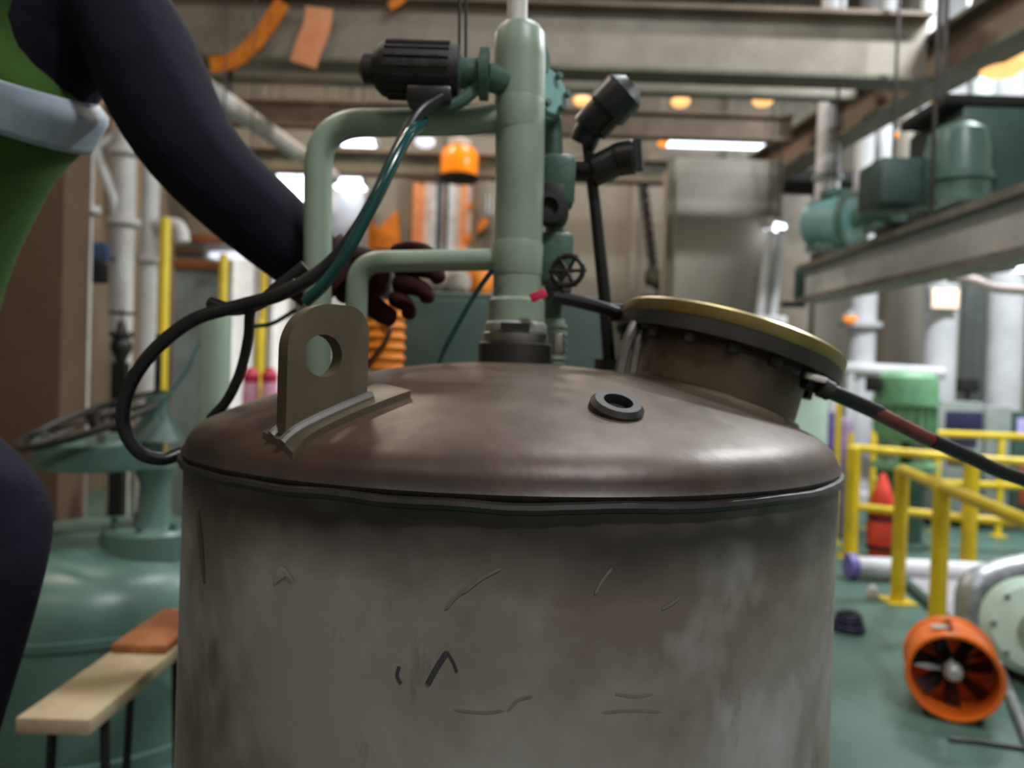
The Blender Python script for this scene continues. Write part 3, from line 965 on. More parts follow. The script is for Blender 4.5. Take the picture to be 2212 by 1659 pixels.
for x, y in out:
    a = math.atan2(y - hole_c[1], x - hole_c[0])
    hol.append((hole_c[0] + 0.0245 * math.cos(a), hole_c[1] + 0.0245 * math.sin(a)))
# finer outline so the hole reads round
def densify(o, h_, n=4):
    oo, hh = [], []
    for i in range(len(o)):
        p, q_ = Vector(o[i]), Vector(o[(i + 1) % len(o)])
        m_ = n if (q_ - p).length > 0.05 else 1
        for k in range(m_):
            w_ = p.lerp(q_, k / m_)
            oo.append((w_.x, w_.y))
            a = math.atan2(w_.y - hole_c[1], w_.x - hole_c[0])
            hh.append((hole_c[0] + 0.0245 * math.cos(a), hole_c[1] + 0.0245 * math.sin(a)))
    return oo, hh
out, hol = densify(out, hol, 8)
lug = MB().prism(out, 0.022, V(lmid.x, lmid.y, (ltop + lbot) / 2), ux, V(0, 0, 1), hol).build('lifting_lug', M_lug, tank, True, 40)
# doubler pad welded under the lug, following the dome
nx_ = V(-ux.y, ux.x, 0)
padv, padf = [], []
pn, pm = 14, 4
for layer in (0.008, -0.006):
    for i in range(pn + 1):
        for j in range(pm + 1):
            p = lmid + ux * (-lw / 2 - 0.004 + (lw + 0.05) * i / pn) + nx_ * (-0.036 + 0.072 * j / pm)
            r_ = (V(p.x, p.y, 0) - T0).length
            padv.append(V(p.x, p.y, ZR + head_z(min(r_, TR - 0.002)) + layer))
nn = (pn + 1) * (pm + 1)
for i in range(pn):
    for j in range(pm):
        a = i * (pm + 1) + j
        padf += [(a, a + 1, a + pm + 2, a + pm + 1), (nn + a, nn + a + pm + 1, nn + a + pm + 2, nn + a + 1)]
for i in range(pn):
    for j in (0, pm):
        a = i * (pm + 1) + j
        padf.append((a, a + pm + 1, nn + a + pm + 1, nn + a))
for j in range(pm):
    for i in (0, pn):
        a = i * (pm + 1) + j
        padf.append((a, a + 1, nn + a + 1, nn + a))
MB().add(padv, padf).build('doubler_pad', M_lug, lug)
for sg in (-1, 1):
    pts = []
    for i in range(18):
        p = lmid + ux * (-lw / 2 - 0.005 + (lw + 0.01) * i / 17) + nx_ * sg * 0.013
        r_ = (V(p.x, p.y, 0) - T0).length
        pts.append(V(p.x, p.y, ZR + head_z(min(r_, TR - 0.002)) + 0.010))
    MB().tube(pts, 0.006, 8).build('weld_bead', M_steel, lug)

# manway neck on the right, tilted outwards
fc = P(1572, 745, 1.30)                       # centre of the flange ring
ax = V(math.sin(R(16)), 0.07, math.cos(R(16))).normalized()
NR, FR = 0.138, 0.188
neck = MB().lathe([(NR, -0.19), (NR, -0.03)], fc, ax, 64).build('manway_neck', M_neck, tank)
MB().lathe([(NR, -0.032), (NR + 0.006, -0.026), (FR, -0.026), (FR, -0.004)], fc, ax, 64).build('flange', M_dsteel, neck)
MB().lathe([(FR - 0.001, -0.003), (FR + 0.001, 0.0), (FR + 0.001, 0.016), (FR - 0.004, 0.02)], fc, ax, 64).build('cover_plate', M_brass, neck)
uu = ax.cross(V(0, 1, 0)).normalized(); ww = ax.cross(uu)
for k in range(16):
    a = 2 * PI * (k + 0.5) / 16
    p = fc + (uu * math.cos(a) + ww * math.sin(a)) * (FR - 0.02)
    MB().lathe([(0.011, -0.042), (0.011, -0.027)], p, ax, 6).build('nut', M_dsteel, neck)
# weld fillet where the neck meets the dome
pts = []
for k in range(72):
    a = 2 * PI * k / 72
    o_ = fc + (uu * math.cos(a) + ww * math.sin(a)) * (NR + 0.002)
    lo = None
    for j in range(120):
        p = o_ - ax * (0.03 + j * 0.003)
        r_ = (V(p.x, p.y, 0) - T0).length
        if r_ < TR and p.z <= ZR + head_z(r_) + 0.003:
            lo = p; break
    pts.append(lo if lo else o_ - ax * 0.2)
MB().tube(pts, 0.008, 8, closed=True).build('neck_weld', M_neck, neck)

# small threaded boss on the dome
q = P(1330, 888, 0.98)
hit = None
dv = (q - CAMLOC).normalized()
for j in range(400):
    p = CAMLOC + dv * (0.7 + j * 0.002)
    r_ = (V(p.x, p.y, 0) - T0).length
    if r_ < TR and p.z <= ZR + head_z(r_):
        hit = p; break
nrm = (V(hit.x, hit.y, hit.z) - (T0 + V(0, 0, ZR + HH - 0.8))).normalized()
boss = MB().lathe([(0.034, -0.01), (0.033, 0.008), (0.028, 0.014), (0.018, 0.014), (0.016, 0.006), (0.0165, -0.01)], hit, nrm, 28).build('threaded_boss', M_dsteel, tank)
MB().lathe([(0.0155, -0.009), (0.0155, 0.002)], hit, nrm, 20).build('plug', M_dark, boss)


def on_shell(px, py, lift=0.0012):
    """point on the cylindrical wall of the tank seen at a pixel"""
    d = (P(px, py, 1.0) - CAMLOC).normalized()
    o = CAMLOC - T0
    a = d.x * d.x + d.y * d.y
    b = 2 * (o.x * d.x + o.y * d.y)
    c = o.x * o.x + o.y * o.y - (TR + lift) ** 2
    t = (-b - math.sqrt(max(0, b * b - 4 * a * c))) / (2 * a)
    return CAMLOC + d * t


def mark(name, pix, r, m, parent, flat=0.25):
    pts = spline([on_shell(*p) for p in pix], 6)
    mb = MB().tube(pts, r, 8)
    # flatten the stroke against the wall
    for i, v in enumerate(mb.v):
        rad = V(v.x - T0.x, v.y - T0.y, 0)
        k = TR + 0.0008 + (rad.length - TR - 0.0008) * flat
        rad = rad.normalized() * k
        mb.v[i] = V(T0.x + rad.x, T0.y + rad.y, v.z)
    return mb.build(name, m, parent)


shell = [o for o in tank.children if o.name.startswith('shell')][0]
mark('marker_stroke', [(924, 1478), (945, 1440), (966, 1408)], [0.0030] * 12 + [0.002], M_marker, shell)
mark('marker_stroke', [(966, 1408), (978, 1428), (987, 1452)], 0.0014, M_marker, shell)
mark('marker_stroke', [(862, 1440), (858, 1460), (866, 1476)], 0.0018, M_marker, shell)
mark('chalk_scuff', [(592, 1258), (610, 1236), (632, 1256)], [0.002, 0.003, 0.004, 0.005, 0.006, 0.007, 0.006, 0.005, 0.004, 0.003, 0.002, 0.002, 0.001], M_chalk, shell, 0.04)
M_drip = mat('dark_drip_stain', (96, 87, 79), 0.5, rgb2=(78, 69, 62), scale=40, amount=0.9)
M_scr = mat('faint_scratch', (116, 109, 103), 0.5, rgb2=(94, 87, 82), scale=60, amount=0.9)
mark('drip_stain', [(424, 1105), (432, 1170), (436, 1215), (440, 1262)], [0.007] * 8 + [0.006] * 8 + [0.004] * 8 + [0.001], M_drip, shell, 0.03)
for pix in ([(1322, 1228), (1300, 1258), (1286, 1284)], [(1082, 1228), (1040, 1250), (1000, 1282)], [(962, 1316), (985, 1290), (1012, 1268)], [(1096, 1538), (1118, 1514), (1150, 1505)],
            [(1330, 1500), (1372, 1505), (1412, 1500)], [(1300, 1540), (1360, 1536), (1430, 1538)], [(1470, 1290), (1450, 1306), (1430, 1316)], [(980, 1534), (1040, 1540), (1090, 1536)]):
    mark('scratch', pix, [0.0006] + [0.0016] * 11 + [0.0004], M_scr, shell, 0.03)

# ================================================================== PUMP COLUMN ON THE TANK
DC = TD
cx_, cy_ = P(1112, 780, DC).x, P(1112, 780, DC).y
zt = ZR + HH


def zc_(py):
    return P(1112, py, DC).z


def rw_(w):
    return w / 2 / FPX * DC


pump = thing('pump_column', V(cx_, cy_, zt), 'mint green pump column with bent pipes standing on the tank dome', 'pump')
B = V(cx_, cy_, 0)
MB().lathe([(rw_(160), zt - 0.012), (rw_(160), zc_(745)), (rw_(150), zc_(740))], B, (0, 0, 1), 40).build('black_base', M_dsteel, pump)
MB().lathe([(rw_(138), zc_(742)), (rw_(142), zc_(738)), (rw_(142), zc_(722)), (rw_(130), zc_(718))], B, (0, 0, 1), 40).build('steel_ring', M_steel, pump)
MB().lathe([(rw_(128), zc_(720)), (rw_(134), zc_(714)), (rw_(134), zc_(702)), (rw_(124), zc_(696))], B, (0, 0, 1), 40).build('steel_ring', M_label, pump)
MB().lathe([(rw_(122), zc_(700)), (rw_(122), zc_(652)), (rw_(108), zc_(644))], B, (0, 0, 1), 40).build('collar', M_mint, pump)
lab = MB().box2((cx_ - 0.024, cy_ - rw_(134) - 0.003, zc_(716)), (cx_ + 0.022, cy_ - rw_(134) + 0.008, zc_(702))).build('name_plate', M_dark, pump, False)
dx = P(1122, 100, DC).x - cx_
MB().tube([V(cx_, cy_, zc_(660)), V(cx_ + dx * 0.1, cy_, zc_(400)), V(cx_ + dx * 0.8, cy_, zc_(130)), V(cx_ + dx, cy_, zc_(80)), V(cx_ + dx, cy_, zc_(62)), V(cx_ + dx, cy_, zc_(52))],
          [rw_(104), rw_(104), rw_(110), rw_(108), rw_(84), rw_(30)], 32).build('main_pipe', M_mint, pump)
# grey socket at the head of the pipe vanishing upwards
MB().lathe([(rw_(46), zc_(62)), (rw_(42), zc_(-60)), (rw_(42), zc_(-340))], V(P(1118, 0, DC).x, cy_ + 0.02, 0), (0, 0, 1), 20).build('lift_rod', M_white, pump)
# upper loop pipe
RP = rw_(60)
dl = 1.265
up_pts = [V(cx_, cy_, P(1112, 252, DC).z), P(1010, 262, 1.26), P(688, 268, dl), V(0, 0, 0)]
pb_ = P(690, 640, dl)
up_pts[3] = V(pb_.x, pb_.y, 0)
zb = ZR + head_z((V(pb_.x, pb_.y, 0) - T0).length) if (V(pb_.x, pb_.y, 0) - T0).length < TR else ZR
up_pts[3].z = zb - 0.005
MB().tube(bend(up_pts, 0.075, 10), RP, 20).build('loop_pipe', M_mint, pump)
lo_pts = [V(cx_, cy_, P(1112, 560, DC).z), P(1000, 562, 1.27), P(772, 566, 1.29), V(0, 0, 0)]
pb2 = P(772, 640, 1.29)
r2 = (V(pb2.x, pb2.y, 0) - T0).length
lo_pts[3] = V(pb2.x, pb2.y, ZR + head_z(min(r2, TR)) - 0.005)
MB().tube(bend(lo_pts, 0.045, 10), rw_(48), 20).build('loop_pipe', M_mint, pump)
for p_, r_ in ((up_pts[3], RP * 1.5), (lo_pts[3], rw_(48) * 1.5)):
    MB().lathe([(r_, -0.004), (r_, 0.016)], p_, (0, 0, 1), 24).build('pipe_socket', M_mint_dk, pump)
# clamp saddles where loops meet the column
for py in (252, 560):
    MB().lathe([(rw_(106), zc_(py + 36)), (rw_(109), zc_(py + 30)), (rw_(109), zc_(py - 30)), (rw_(106), zc_(py - 36))], B + V(dx * (0.6 if py < 300 else 0.05), 0, 0), (0, 0, 1), 32).build('clamp_band', M_mint, pump)

# valve block standing at the right rear of the column
DK = 1.34


def pk(px, py, dd=DK):
    return P(px, py, dd)


blk = [o for o in (MB().tube([pk(1196, 690), pk(1198, 520), pk(1196, 330), pk(1190, 210)], rw_(44), 20),)][0].build('rear_pipe', M_mint_dk, pump)
MB().tube([pk(1196, 786), pk(1196, 690)], rw_(52), 20).build('ribbed_sleeve', M_mint, pump)
for k in range(5):
    q = pk(1196, 772 - k * 17)
    MB().lathe([(rw_(62), -0.003), (rw_(62), 0.003)], q, (0, 0, 1), 20).build('sleeve_rib', M_mint, pump)
# glossy flange discs facing the camera-right
for (px, py, w, tk, mm) in ((1166, 205, 130, 0.02, M_teal), (1180, 200, 112, 0.018, M_teal_lt), (1150, 122, 96, 0.016, M_teal)):
    q = pk(px, py, 1.30)
    MB().lathe([(rw_(w) * 0.94, -tk / 2), (rw_(w), -tk / 4), (rw_(w), tk / 4), (rw_(w) * 0.94, tk / 2)], q, V(0.62, -0.76, 0.18), 32).build('flange_disc', mm, pump)
for k in range(6):
    a = 2 * PI * k / 6
    axd = V(0.62, -0.76, 0.18).normalized(); u3 = axd.cross(V(0, 0, 1)).normalized(); w3 = axd.cross(u3)
    q = pk(1184, 200, 1.295) + (u3 * math.cos(a) + w3 * math.sin(a)) * rw_(86) + axd * 0.008
    MB().lathe([(0.006, 0), (0.006, 0.010)], q, axd, 6).build('bolt', M_teal, pump)
# valve bodies down the rear pipe
for (px, py, wx, hz_, mm) in ((1206, 395, 72, 110, M_mint_dk), (1196, 440, 66, 90, M_dsteel), (1200, 560, 76, 110, M_mint_dk), (1205, 620, 60, 40, M_dsteel)):
    q = pk(px, py, 1.31)
    MB().box(q, (rw_(wx) * 2, 0.06, hz_ / FPX * 1.31), None, 0.010).build('valve_block', mm, pump)
q = pk(1182, 450, 1.27)
MB().lathe([(0.026, -0.01), (0.028, 0.0), (0.026, 0.012), (0.016, 0.014), (0.015, 0.004)], q, V(0.2, -1, 0.05), 22).build('port', M_dark, pump)
q = pk(1226, 585, 1.27)
hw = MB().tube([q + V(0.0245 * math.cos(a), -0.012 * math.cos(a), 0.0245 * math.sin(a)) for a in [2 * PI * k / 24 for k in range(24)]], 0.0045, 8, closed=True).build('handwheel', M_dsteel, pump)
for k in range(3):
    a = PI * k / 3
    MB().tube([q + V(0.03 * math.cos(a), -0.012 * math.cos(a), 0.03 * math.sin(a)), q - V(0.03 * math.cos(a), -0.012 * math.cos(a), 0.03 * math.sin(a))], 0.003, 6).build('spoke', M_dsteel, hw)
MB().box(pk(1224, 608, 1.28), (0.016, 0.016, 0.034), None, 0.003).build('bracket', M_steel, pump)
MB().box(pk(1206, 742, 1.22), (0.014, 0.012, 0.034), None, 0.003).build('bracket', M_steel, pump)
MB().box(P(1163, 638, 1.19), (0.026, 0.006, 0.014), Matrix.Rotation(R(-25), 3, 'Y'), 0.002).build('red_tag', M_red, pump)

# black motor and its coupling at the top of the column
mc, md = P(818, 150, 1.20), P(992, 156, 1.20)
axm = (md - mc).normalized()
motor = thing('electric_motor', (mc + md) / 2 - V(0, 0, 0.05), 'squat black electric motor fixed beside the top of the mint column', 'motor')
rm = 58 / FPX * 1.2
MB().lathe([(rm * 0.72, -0.004), (rm * 0.95, 0.006), (rm, 0.018), (rm, (md - mc).length - 0.016), (rm * 0.93, (md - mc).length)], mc, axm, 36).build('body', M_blackm, motor)
for k in range(18):
    a = 2 * PI * k / 18
    u4 = axm.cross(V(0, 1, 0)).normalized(); w4 = axm.cross(u4)
    rad = (u4 * math.cos(a) + w4 * math.sin(a))
    rot = Matrix((axm, axm.cross(rad), rad)).transposed()
    MB().box((mc + md) / 2 + rad * (rm + 0.0), ((md - mc).length * 0.78, 0.003, 0.005), rot).build('cooling_fin', M_blackm, motor, False)
MB().lathe([(rm * 0.55, 0), (rm * 0.55, 0.022), (rm * 0.25, 0.03)], mc, -axm, 24).build('end_cap', M_dsteel, motor)
MB().box((mc + md) / 2 + V(0.02, -0.01, -rm - 0.004), (0.07, 0.05, 0.025), None, 0.005).build('terminal_box', M_black, motor)
cp = P(1015, 160, 1.21)
MB().lathe([(0.035, -0.03), (0.035, -0.018), (0.024, -0.012), (0.024, 0.012), (0.04, 0.016), (0.04, 0.030)], cp, axm, 28).build('coupling', M_mint_dk, motor)
MB().tube([cp + axm * 0.02, V(cx_ + dx * 0.7, cy_, cp.z - 0.004)], 0.022, 16).build('shaft_sleeve', M_mint_dk, motor)
MB().tube(spline([P(940, 235, 1.19), P(985, 225, 1.19), P(1030, 190, 1.20), P(1052, 165, 1.22)], 6), 0.010, 10).build('support_arm', M_mint_dk, motor)
# thin hoist wires above the motor
for k, px in enumerate((992, 1006)):
    tag(MB().tube([P(px, 128, 1.23), P(px + 1, -40, 1.23), P(px + 2, -400, 1.23)], 0.0025, 6).build('hoist_wire', M_dsteel), 'thin upright wire rising beside the black motor', 'wire', 'hoist wires at the motor')

# ------------------------------------------------------------------ cables
def cable(name, pix, r, m, label, seg=12, cat='cable'):
    return tag(MB().tube(spline([P(*p) for p in pix], 8), r, seg).build(name, m), label, cat)


cable('power_cable', [(952, 212, 1.17), (905, 245, 1.14), (862, 320, 1.12), (815, 420, 1.10), (762, 510, 1.09), (700, 580, 1.09), (610, 634, 1.09), (520, 660, 1.10), (420, 690, 1.10), (335, 755, 1.10), (280, 835, 1.11), (266, 915, 1.12), (300, 976, 1.13), (350, 992, 1.15), (392, 978, 1.17)],
      0.0100, M_black, 'thick black power cable looping from the motor over the tank edge')
cable('air_hose', [(915, 262, 1.16), (878, 300, 1.09), (830, 392, 1.05), (790, 470, 1.04), (748, 548, 1.04), (700, 614, 1.05), (660, 652, 1.06)],
      0.0085, M_hosegreen, 'glossy teal hose running alongside the black power cable', cat='hose')
cable('cable_tail', [(640, 612, 1.10), (580, 640, 1.11), (543, 668, 1.12), (536, 730, 1.13), (520, 800, 1.14), (492, 862, 1.15), (455, 905, 1.16)],
      0.0075, M_black, 'black cable tail hanging down inside the cable loop')
cable('cable_tail', [(660, 575, 1.12), (600, 622, 1.12), (560, 655, 1.12), (500, 668, 1.12), (455, 655, 1.13)],
      0.010, M_black, 'short black cable bunched beside the lifting lug')
cable('thin_hose', [(1066, 580, 1.21), (1030, 630, 1.23), (995, 690, 1.24), (965, 745, 1.25), (948, 786, 1.26)], 0.0042, M_hosegreen, 'thin teal hose dropping from the column to the dome', 10, 'hose')
cable('thin_hose', [(640, 668, 1.4), (590, 698, 1.4), (548, 705, 1.4)], 0.004, M_hosegreen, 'thin teal hose passing left behind the lifting lug', 8, 'hose')
cable('outlet_hose', [(1738, 822, 1.16), (1795, 846, 1.17), (1850, 870, 1.18), (1900, 893, 1.19)], 0.0125, M_black, 'black hose end clamped beneath the manway flange', cat='hose')
M_redhose = mat('brown_red_hose', (120, 54, 44), 0.4, rgb2=(84, 36, 34), scale=14)
cable('hose_sleeve', [(1868, 879, 1.185), (1920, 905, 1.19), (1985, 938, 1.20), (2030, 960, 1.205)], 0.0115, M_redhose, 'brown red sleeve joining the two black hose lengths', cat='hose')
cable('outlet_hose', [(2015, 952, 1.20), (2090, 985, 1.21), (2160, 1018, 1.22), (2260, 1056, 1.24), (2420, 1150, 1.3), (2600, 1400, 1.4)], 0.0115, M_black, 'long black hose leading away over the yellow rails', cat='hose')
q = P(1778, 826, 1.15)
t = thing('hose_clamp', q, 'bright steel clamp on the hose under the flange', 'clamp')
MB().lathe([(0.015, -0.008), (0.015, 0.008)], q + V(0.004, 0, -0.010), V(0.8, 0.05, -0.4), 18).build('band', M_dsteel, t)
MB().box(q + V(-0.012, -0.004, 0.006), (0.034, 0.010, 0.010), Matrix.Rotation(R(14), 3, 'Y'), 0.003).build('screw_housing', M_white, t)
# black arm from the column to the manway
tag(MB().tube(spline([P(1190, 640, 1.26), P(1250, 652, 1.28), P(1310, 668, 1.30), P(1365, 690, 1.33)], 6), 0.011, 10).build('support_bar', M_black), 'black bar joining the column and the manway flange', 'bar')

# black lever handles on an upright rod
q = P(1262, 330, 1.40)
lev = thing('lever_handle', P(1318, 792, 1.42), 'black double lever handle on a tall thin black rod', 'lever')
MB().tube([P(1318, 795, 1.42), P(1306, 640, 1.41), P(1285, 440, 1.40), P(1268, 300, 1.40)], [0.013, 0.012, 0.011, 0.011], 14).build('rod', M_black, lev)
MB().tube(spline([P(1258, 312, 1.40), P(1275, 278, 1.39), P(1312, 236, 1.37), P(1352, 194, 1.36)], 8) + [P(1366, 180, 1.355)],
          [0.026] * 8 + [0.034] * 8 + [0.040] * 8 + [0.038, 0.020], 18).build('grip', M_black, lev)
MB().tube(spline([P(1240, 368, 1.40), P(1285, 368, 1.39), P(1335, 345, 1.38), P(1374, 338, 1.37)], 8), [0.018] * 8 + [0.029] * 8 + [0.031] * 8 + [0.026], 18).build('grip', M_black, lev)
MB().tube([P(1368, 308, 1.37), P(1372, 368, 1.37)], 0.016, 14).build('grip_end', M_black, lev)
MB().tube([P(1300, 290, 1.36), P(1345, 240, 1.34)], 0.006, 8).build('steel_strip', M_dsteel, lev)
MB().lathe([(0.03, 0), (0.03, 0.02)], P(1318, 800, 1.42), (0, 0, 1), 18).build('foot', M_dsteel, lev)
# second short rod at the neck (bright steel standing bar)
t = thing('latch_post', P(1352, 806, 1.24), 'bent bright steel latch standing against the manway neck', 'latch')
MB().tube(spline([P(1338, 808, 1.22), P(1346, 770, 1.22), P(1358, 730, 1.22), P(1372, 700, 1.23)], 6), 0.009, 10).build('latch_bar', M_steel, t)
MB().tube(spline([P(1366, 806, 1.22), P(1372, 770, 1.22), P(1380, 735, 1.22), P(1388, 712, 1.23)], 6), 0.007, 10).build('latch_bar', M_steel, t)
MB().box(P(1352, 676, 1.33), (0.06, 0.02, 0.03), None, 0.004).build('latch_block', M_dsteel, t)

# chain with hook block under the far cross beam
DCH = 9.85
chain = thing('hoist_chain', P(1412, 690, DCH), 'dark crane chain with a hook block hanging from the far cross beam', 'chain')
link_pts = [V(P(1390, 392, DCH).x, P(1390, 392, DCH).y, ZB - 0.06), P(1410, 570, DCH)]
nl = 17
for k in range(nl):
    p = link_pts[0].lerp(link_pts[1], k / (nl - 1))
    ring_ = []
    for j in range(12):
        th = 2 * PI * j / 12
        ring_.append(p + (V(0.045 * math.cos(th), 0, 0.07 * math.sin(th)) if k % 2 == 0 else V(0, 0.045 * math.cos(th), 0.07 * math.sin(th))))
    MB().tube(ring_, 0.022, 6, closed=True).build('link', M_dsteel, chain)
q = P(1413, 600, DCH)
MB().box(q, (0.24, 0.12, 0.22), None, 0.04).build('hook_block', M_dsteel, chain)
MB().lathe([(0.08, -0.08), (0.08, 0.08)], q, (0, 1, 0), 20).build('sheave', M_olive, chain)
MB().tube(spline([q - V(0, 0, 0.10), q + V(0.08, 0, -0.18), q + V(0.06, 0, -0.30), q + V(-0.07, 0, -0.31), q + V(-0.12, 0, -0.22)], 6), 0.032, 10).build('hook', M_dsteel, chain)
MB().tube([P(1372, 646, DCH), P(1450, 636, DCH)], 0.03, 8).build('spreader', M_mint_dk, chain)
for px in (1386, 1410, 1434):
    MB().tube([P(px, 642, DCH), P(px + 1, 692, DCH)], 0.02, 8).build('sling_leg', M_mint, chain)

# ================================================================== RIGHT SIDE OVERHEAD
ra, rb = P(1745, 655, 6.2), P(2330, 540, 2.9)
z_r = (ra.z + rb.z) / 2
t = ibeam('monorail_beam', ra, rb, 0.30, 0.20, mat('monorail_paint', (214, 218, 222), 0.45, rgb2=(190, 194, 198), scale=3), mat('monorail_flange_paint', (120, 118, 108), 0.5, rgb2=(96, 92, 82), scale=5),
          'grey steel monorail beam slanting in above the yellow rails', tw=0.06, tf=0.04)
MB().box(ra + V(-0.02, 0.06, 0.16), (0.14, 0.05, 0.26), None, 0.008).build('end_stop', M_teal_dk, t)
MB().box(ra + V(-0.10, 0.05, -0.01), (0.18, 0.08, 0.04), None, 0.006).build('end_clip', M_dark, t)
for f in (0.12, 0.5):
    p = ra.lerp(rb, f)
    MB().box(p + V(0, 0, 0.33), (0.16, 0.22, 0.06), None, 0.01).build('clamp', M_dsteel, t)
for f in (0.62, 0.92):
    p = ra.lerp(rb, f)
    MB().tube([p + V(0.02, 0, 0.3), V(p.x + 0.02, p.y, CEIL_Z)], 0.012, 10).build('hanger_rod', M_dsteel, t)

# teal machinery on the gallery above the monorail
def teal_motor(px, py, d, r, L, axis, label, m, m2):
    q = P(px, py, d)
    ax = Vector(axis).normalized()
    t = thing('machine_drive', q - V(0, 0, r), label, 'machine')
    MB().lathe([(r * 0.6, -L / 2 - 0.06), (r * 0.85, -L / 2 - 0.03), (r, -L / 2), (r, L / 2), (r * 0.8, L / 2 + 0.03)], q, ax, 32).build('body', m, t)
    MB().lathe([(r * 1.12, L / 2 - 0.02), (r * 1.12, L / 2 + 0.02)], q, ax, 32).build('flange', m2, t)
    MB().lathe([(r * 0.35, L / 2), (r * 0.35, L / 2 + 0.12)], q, ax, 20).build('gear_nose', m2, t)
    MB().box(q + V(0, 0, r + 0.03), (r * 0.9, r * 0.9, 0.08), None, 0.012).build('terminal_box', m2, t)
    MB().box(q - V(0, 0, r + 0.0), (r * 1.8, r * 1.2, 0.05), None, 0.01).build('foot', m2, t)
    MB().tube([q + V(0, 0, r), V(q.x, q.y, CEIL_Z)], 0.014, 8).build('hanger_rod', M_dsteel, t)
    return t


teal_motor(1800, 482, 6.7, 0.22, 0.36, (0.55, -0.8, 0), 'light teal drive unit above the end of the monorail', M_teal_lt, M_teal)
teal_motor(1925, 440, 6.2, 0.20, 0.30, (0.3, -0.95, 0), 'dull teal drive unit between the light teal drive and the large machine', M_teal, M_mint_dk)
q = P(2062, 362, 4.4)
t = thing('gearbox', q - V(0, 0, 0.3), 'large dark teal gearbox hanging above the monorail beam', 'machine')
MB().box(q + V(0.32, 0.15, 0.02), (0.74, 0.6, 0.58), None, 0.03).build('casing', M_teal_dk, t)
MB().lathe([(0.17, -0.28), (0.17, 0.02), (0.15, 0.12), (0.10, 0.16)], q + V(-0.04, -0.1, 0.04), (0, 0, 1), 32).build('cover', M_teal, t)
MB().lathe([(0.19, -0.02), (0.19, 0.02)], q + V(-0.04, -0.1, -0.1), (0, 0, 1), 32).build('flange', M_teal, t)
MB().box(q + V(-0.32, 0.0, -0.12), (0.34, 0.3, 0.26), None, 0.02).build('side_box', M_teal_dk, t)
MB().box(q + V(0.3, 0.1, 0.34), (0.9, 0.5, 0.06), None, 0.01).build('top_plate', M_dark, t)
for xx in (0.0, 0.6):
    MB().tube([q + V(xx, 0.15, 0.36), V(q.x + xx, q.y + 0.15, CEIL_Z)], 0.014, 10).build('hanger_rod', M_dsteel, t)
for px, py in ((1855, 440), (1880, 438)):
    tag(MB().tube([P(px, py + 14, 5.2), P(px + 2, py - 16, 5.2)], 0.01, 8).build('grease_nipple', M_steel), 'small bright fitting on the teal drive unit', 'fitting', 'bright fittings on the drives')
# white ducts and pipes up there
stand = [(1786, 8.0, 0.12, 330, 'broad white duct hanging behind the light teal drive'), (1905, 8.3, 0.09, 300, 'narrow white duct right of the broad white duct'), (1990, 7.4, 0.07, 240, 'white drop pipe behind the large gearbox')]
for px, d, r, pt, lb in stand:
    q = P(px, 430, d)
    t = thing('drop_duct', (q.x, q.y, q.z - 0.2), lb, 'duct')
    MB().lathe([(r, q.z - 0.2), (r, CEIL_Z)], (q.x, q.y, 0), (0, 0, 1), 20).build('duct', M_whitecool, t)
    MB().lathe([(r * 1.3, q.z - 0.22), (r * 1.3, q.z - 0.17)], (q.x, q.y, 0), (0, 0, 1), 20).build('flange', M_whitecool, t)
    z2 = P(px, pt + 60, d).z
    MB().lathe([(r * 1.25, z2), (r * 1.25, z2 + 0.06)], (q.x, q.y, 0), (0, 0, 1), 20).build('collar', M_grey, t)
a, b = P(1700, 378, 10.4), P(1860, 372, 10.4)
tag(MB().box2((a.x, 10.4, a.z - 0.09), (b.x, 11.08, a.z + 0.09), 0.02).build('ledge_box', M_dark), 'dark long box behind the broad white duct', 'box')
a, b = P(1690, 440, 9.7), P(1780, 408, 9.7)
tag(MB().box2((a.x, 10.1, 0), (b.x, 10.38, b.z), 0.02).build('switch_cabinet', M_beige), 'beige wall cabinet behind the light teal drive', 'cabinet')

# ------------------------------------------------------------------ white conduit pair with junction box
t = thing('conduit_pair', V(P(1660, 700, 8.3).x, P(1660, 700, 8.3).y, P(1660, 690, 8.3).z), 'paired white conduits rising from a white junction box', 'pipe')
MB().tube([P(1640, 690, 8.3), P(1664, 496, 8.3)], 0.045, 12).build('conduit', M_whitecool, t)
MB().tube([P(1668, 690, 8.3), P(1688, 496, 8.3)], 0.045, 12).build('conduit', M_whitecool, t)
a, b = P(1626, 738, 8.3), P(1694, 684, 8.3)
t = thing('junction_box', ((a.x + b.x) / 2, 8.3, 0), 'white junction box on a post behind the manway flange', 'box')
MB().box2((a.x, 8.2, a.z), (b.x, 8.4, b.z), 0.02).build('body', M_whitecool, t)
MB().box2((a.x + 0.06, 8.185, a.z + 0.08), (b.x - 0.08, 8.199, b.z - 0.05), 0.004).build('door', M_grey, t)
MB().tube([V((a.x + b.x) / 2, 8.35, 0), V((a.x + b.x) / 2, 8.35, a.z)], 0.04, 12).build('post', M_whitecool, t)

# ------------------------------------------------------------------ right: white columns and pipes
def column(px0, px1, d, label, m, ptop=None):
    a, b = P(px0, 760, d), P(px1, 760, d)
    r = (b.x - a.x) / 2
    c = (a + b) / 2
    t = thing('white_column', (c.x, c.y, 0), label, 'column')
    zt_ = CEIL_Z if ptop is None else P((px0 + px1) / 2, ptop, d).z
    MB().lathe([(r, 0.0), (r, zt_)], (c.x, c.y, 0), (0, 0, 1), 28).build('shaft', m, t)
    MB().lathe([(r * 1.25, 0), (r * 1.25, 0.12), (r, 0.16)], (c.x, c.y, 0), (0, 0, 1), 28).build('base', m, t)
    return t


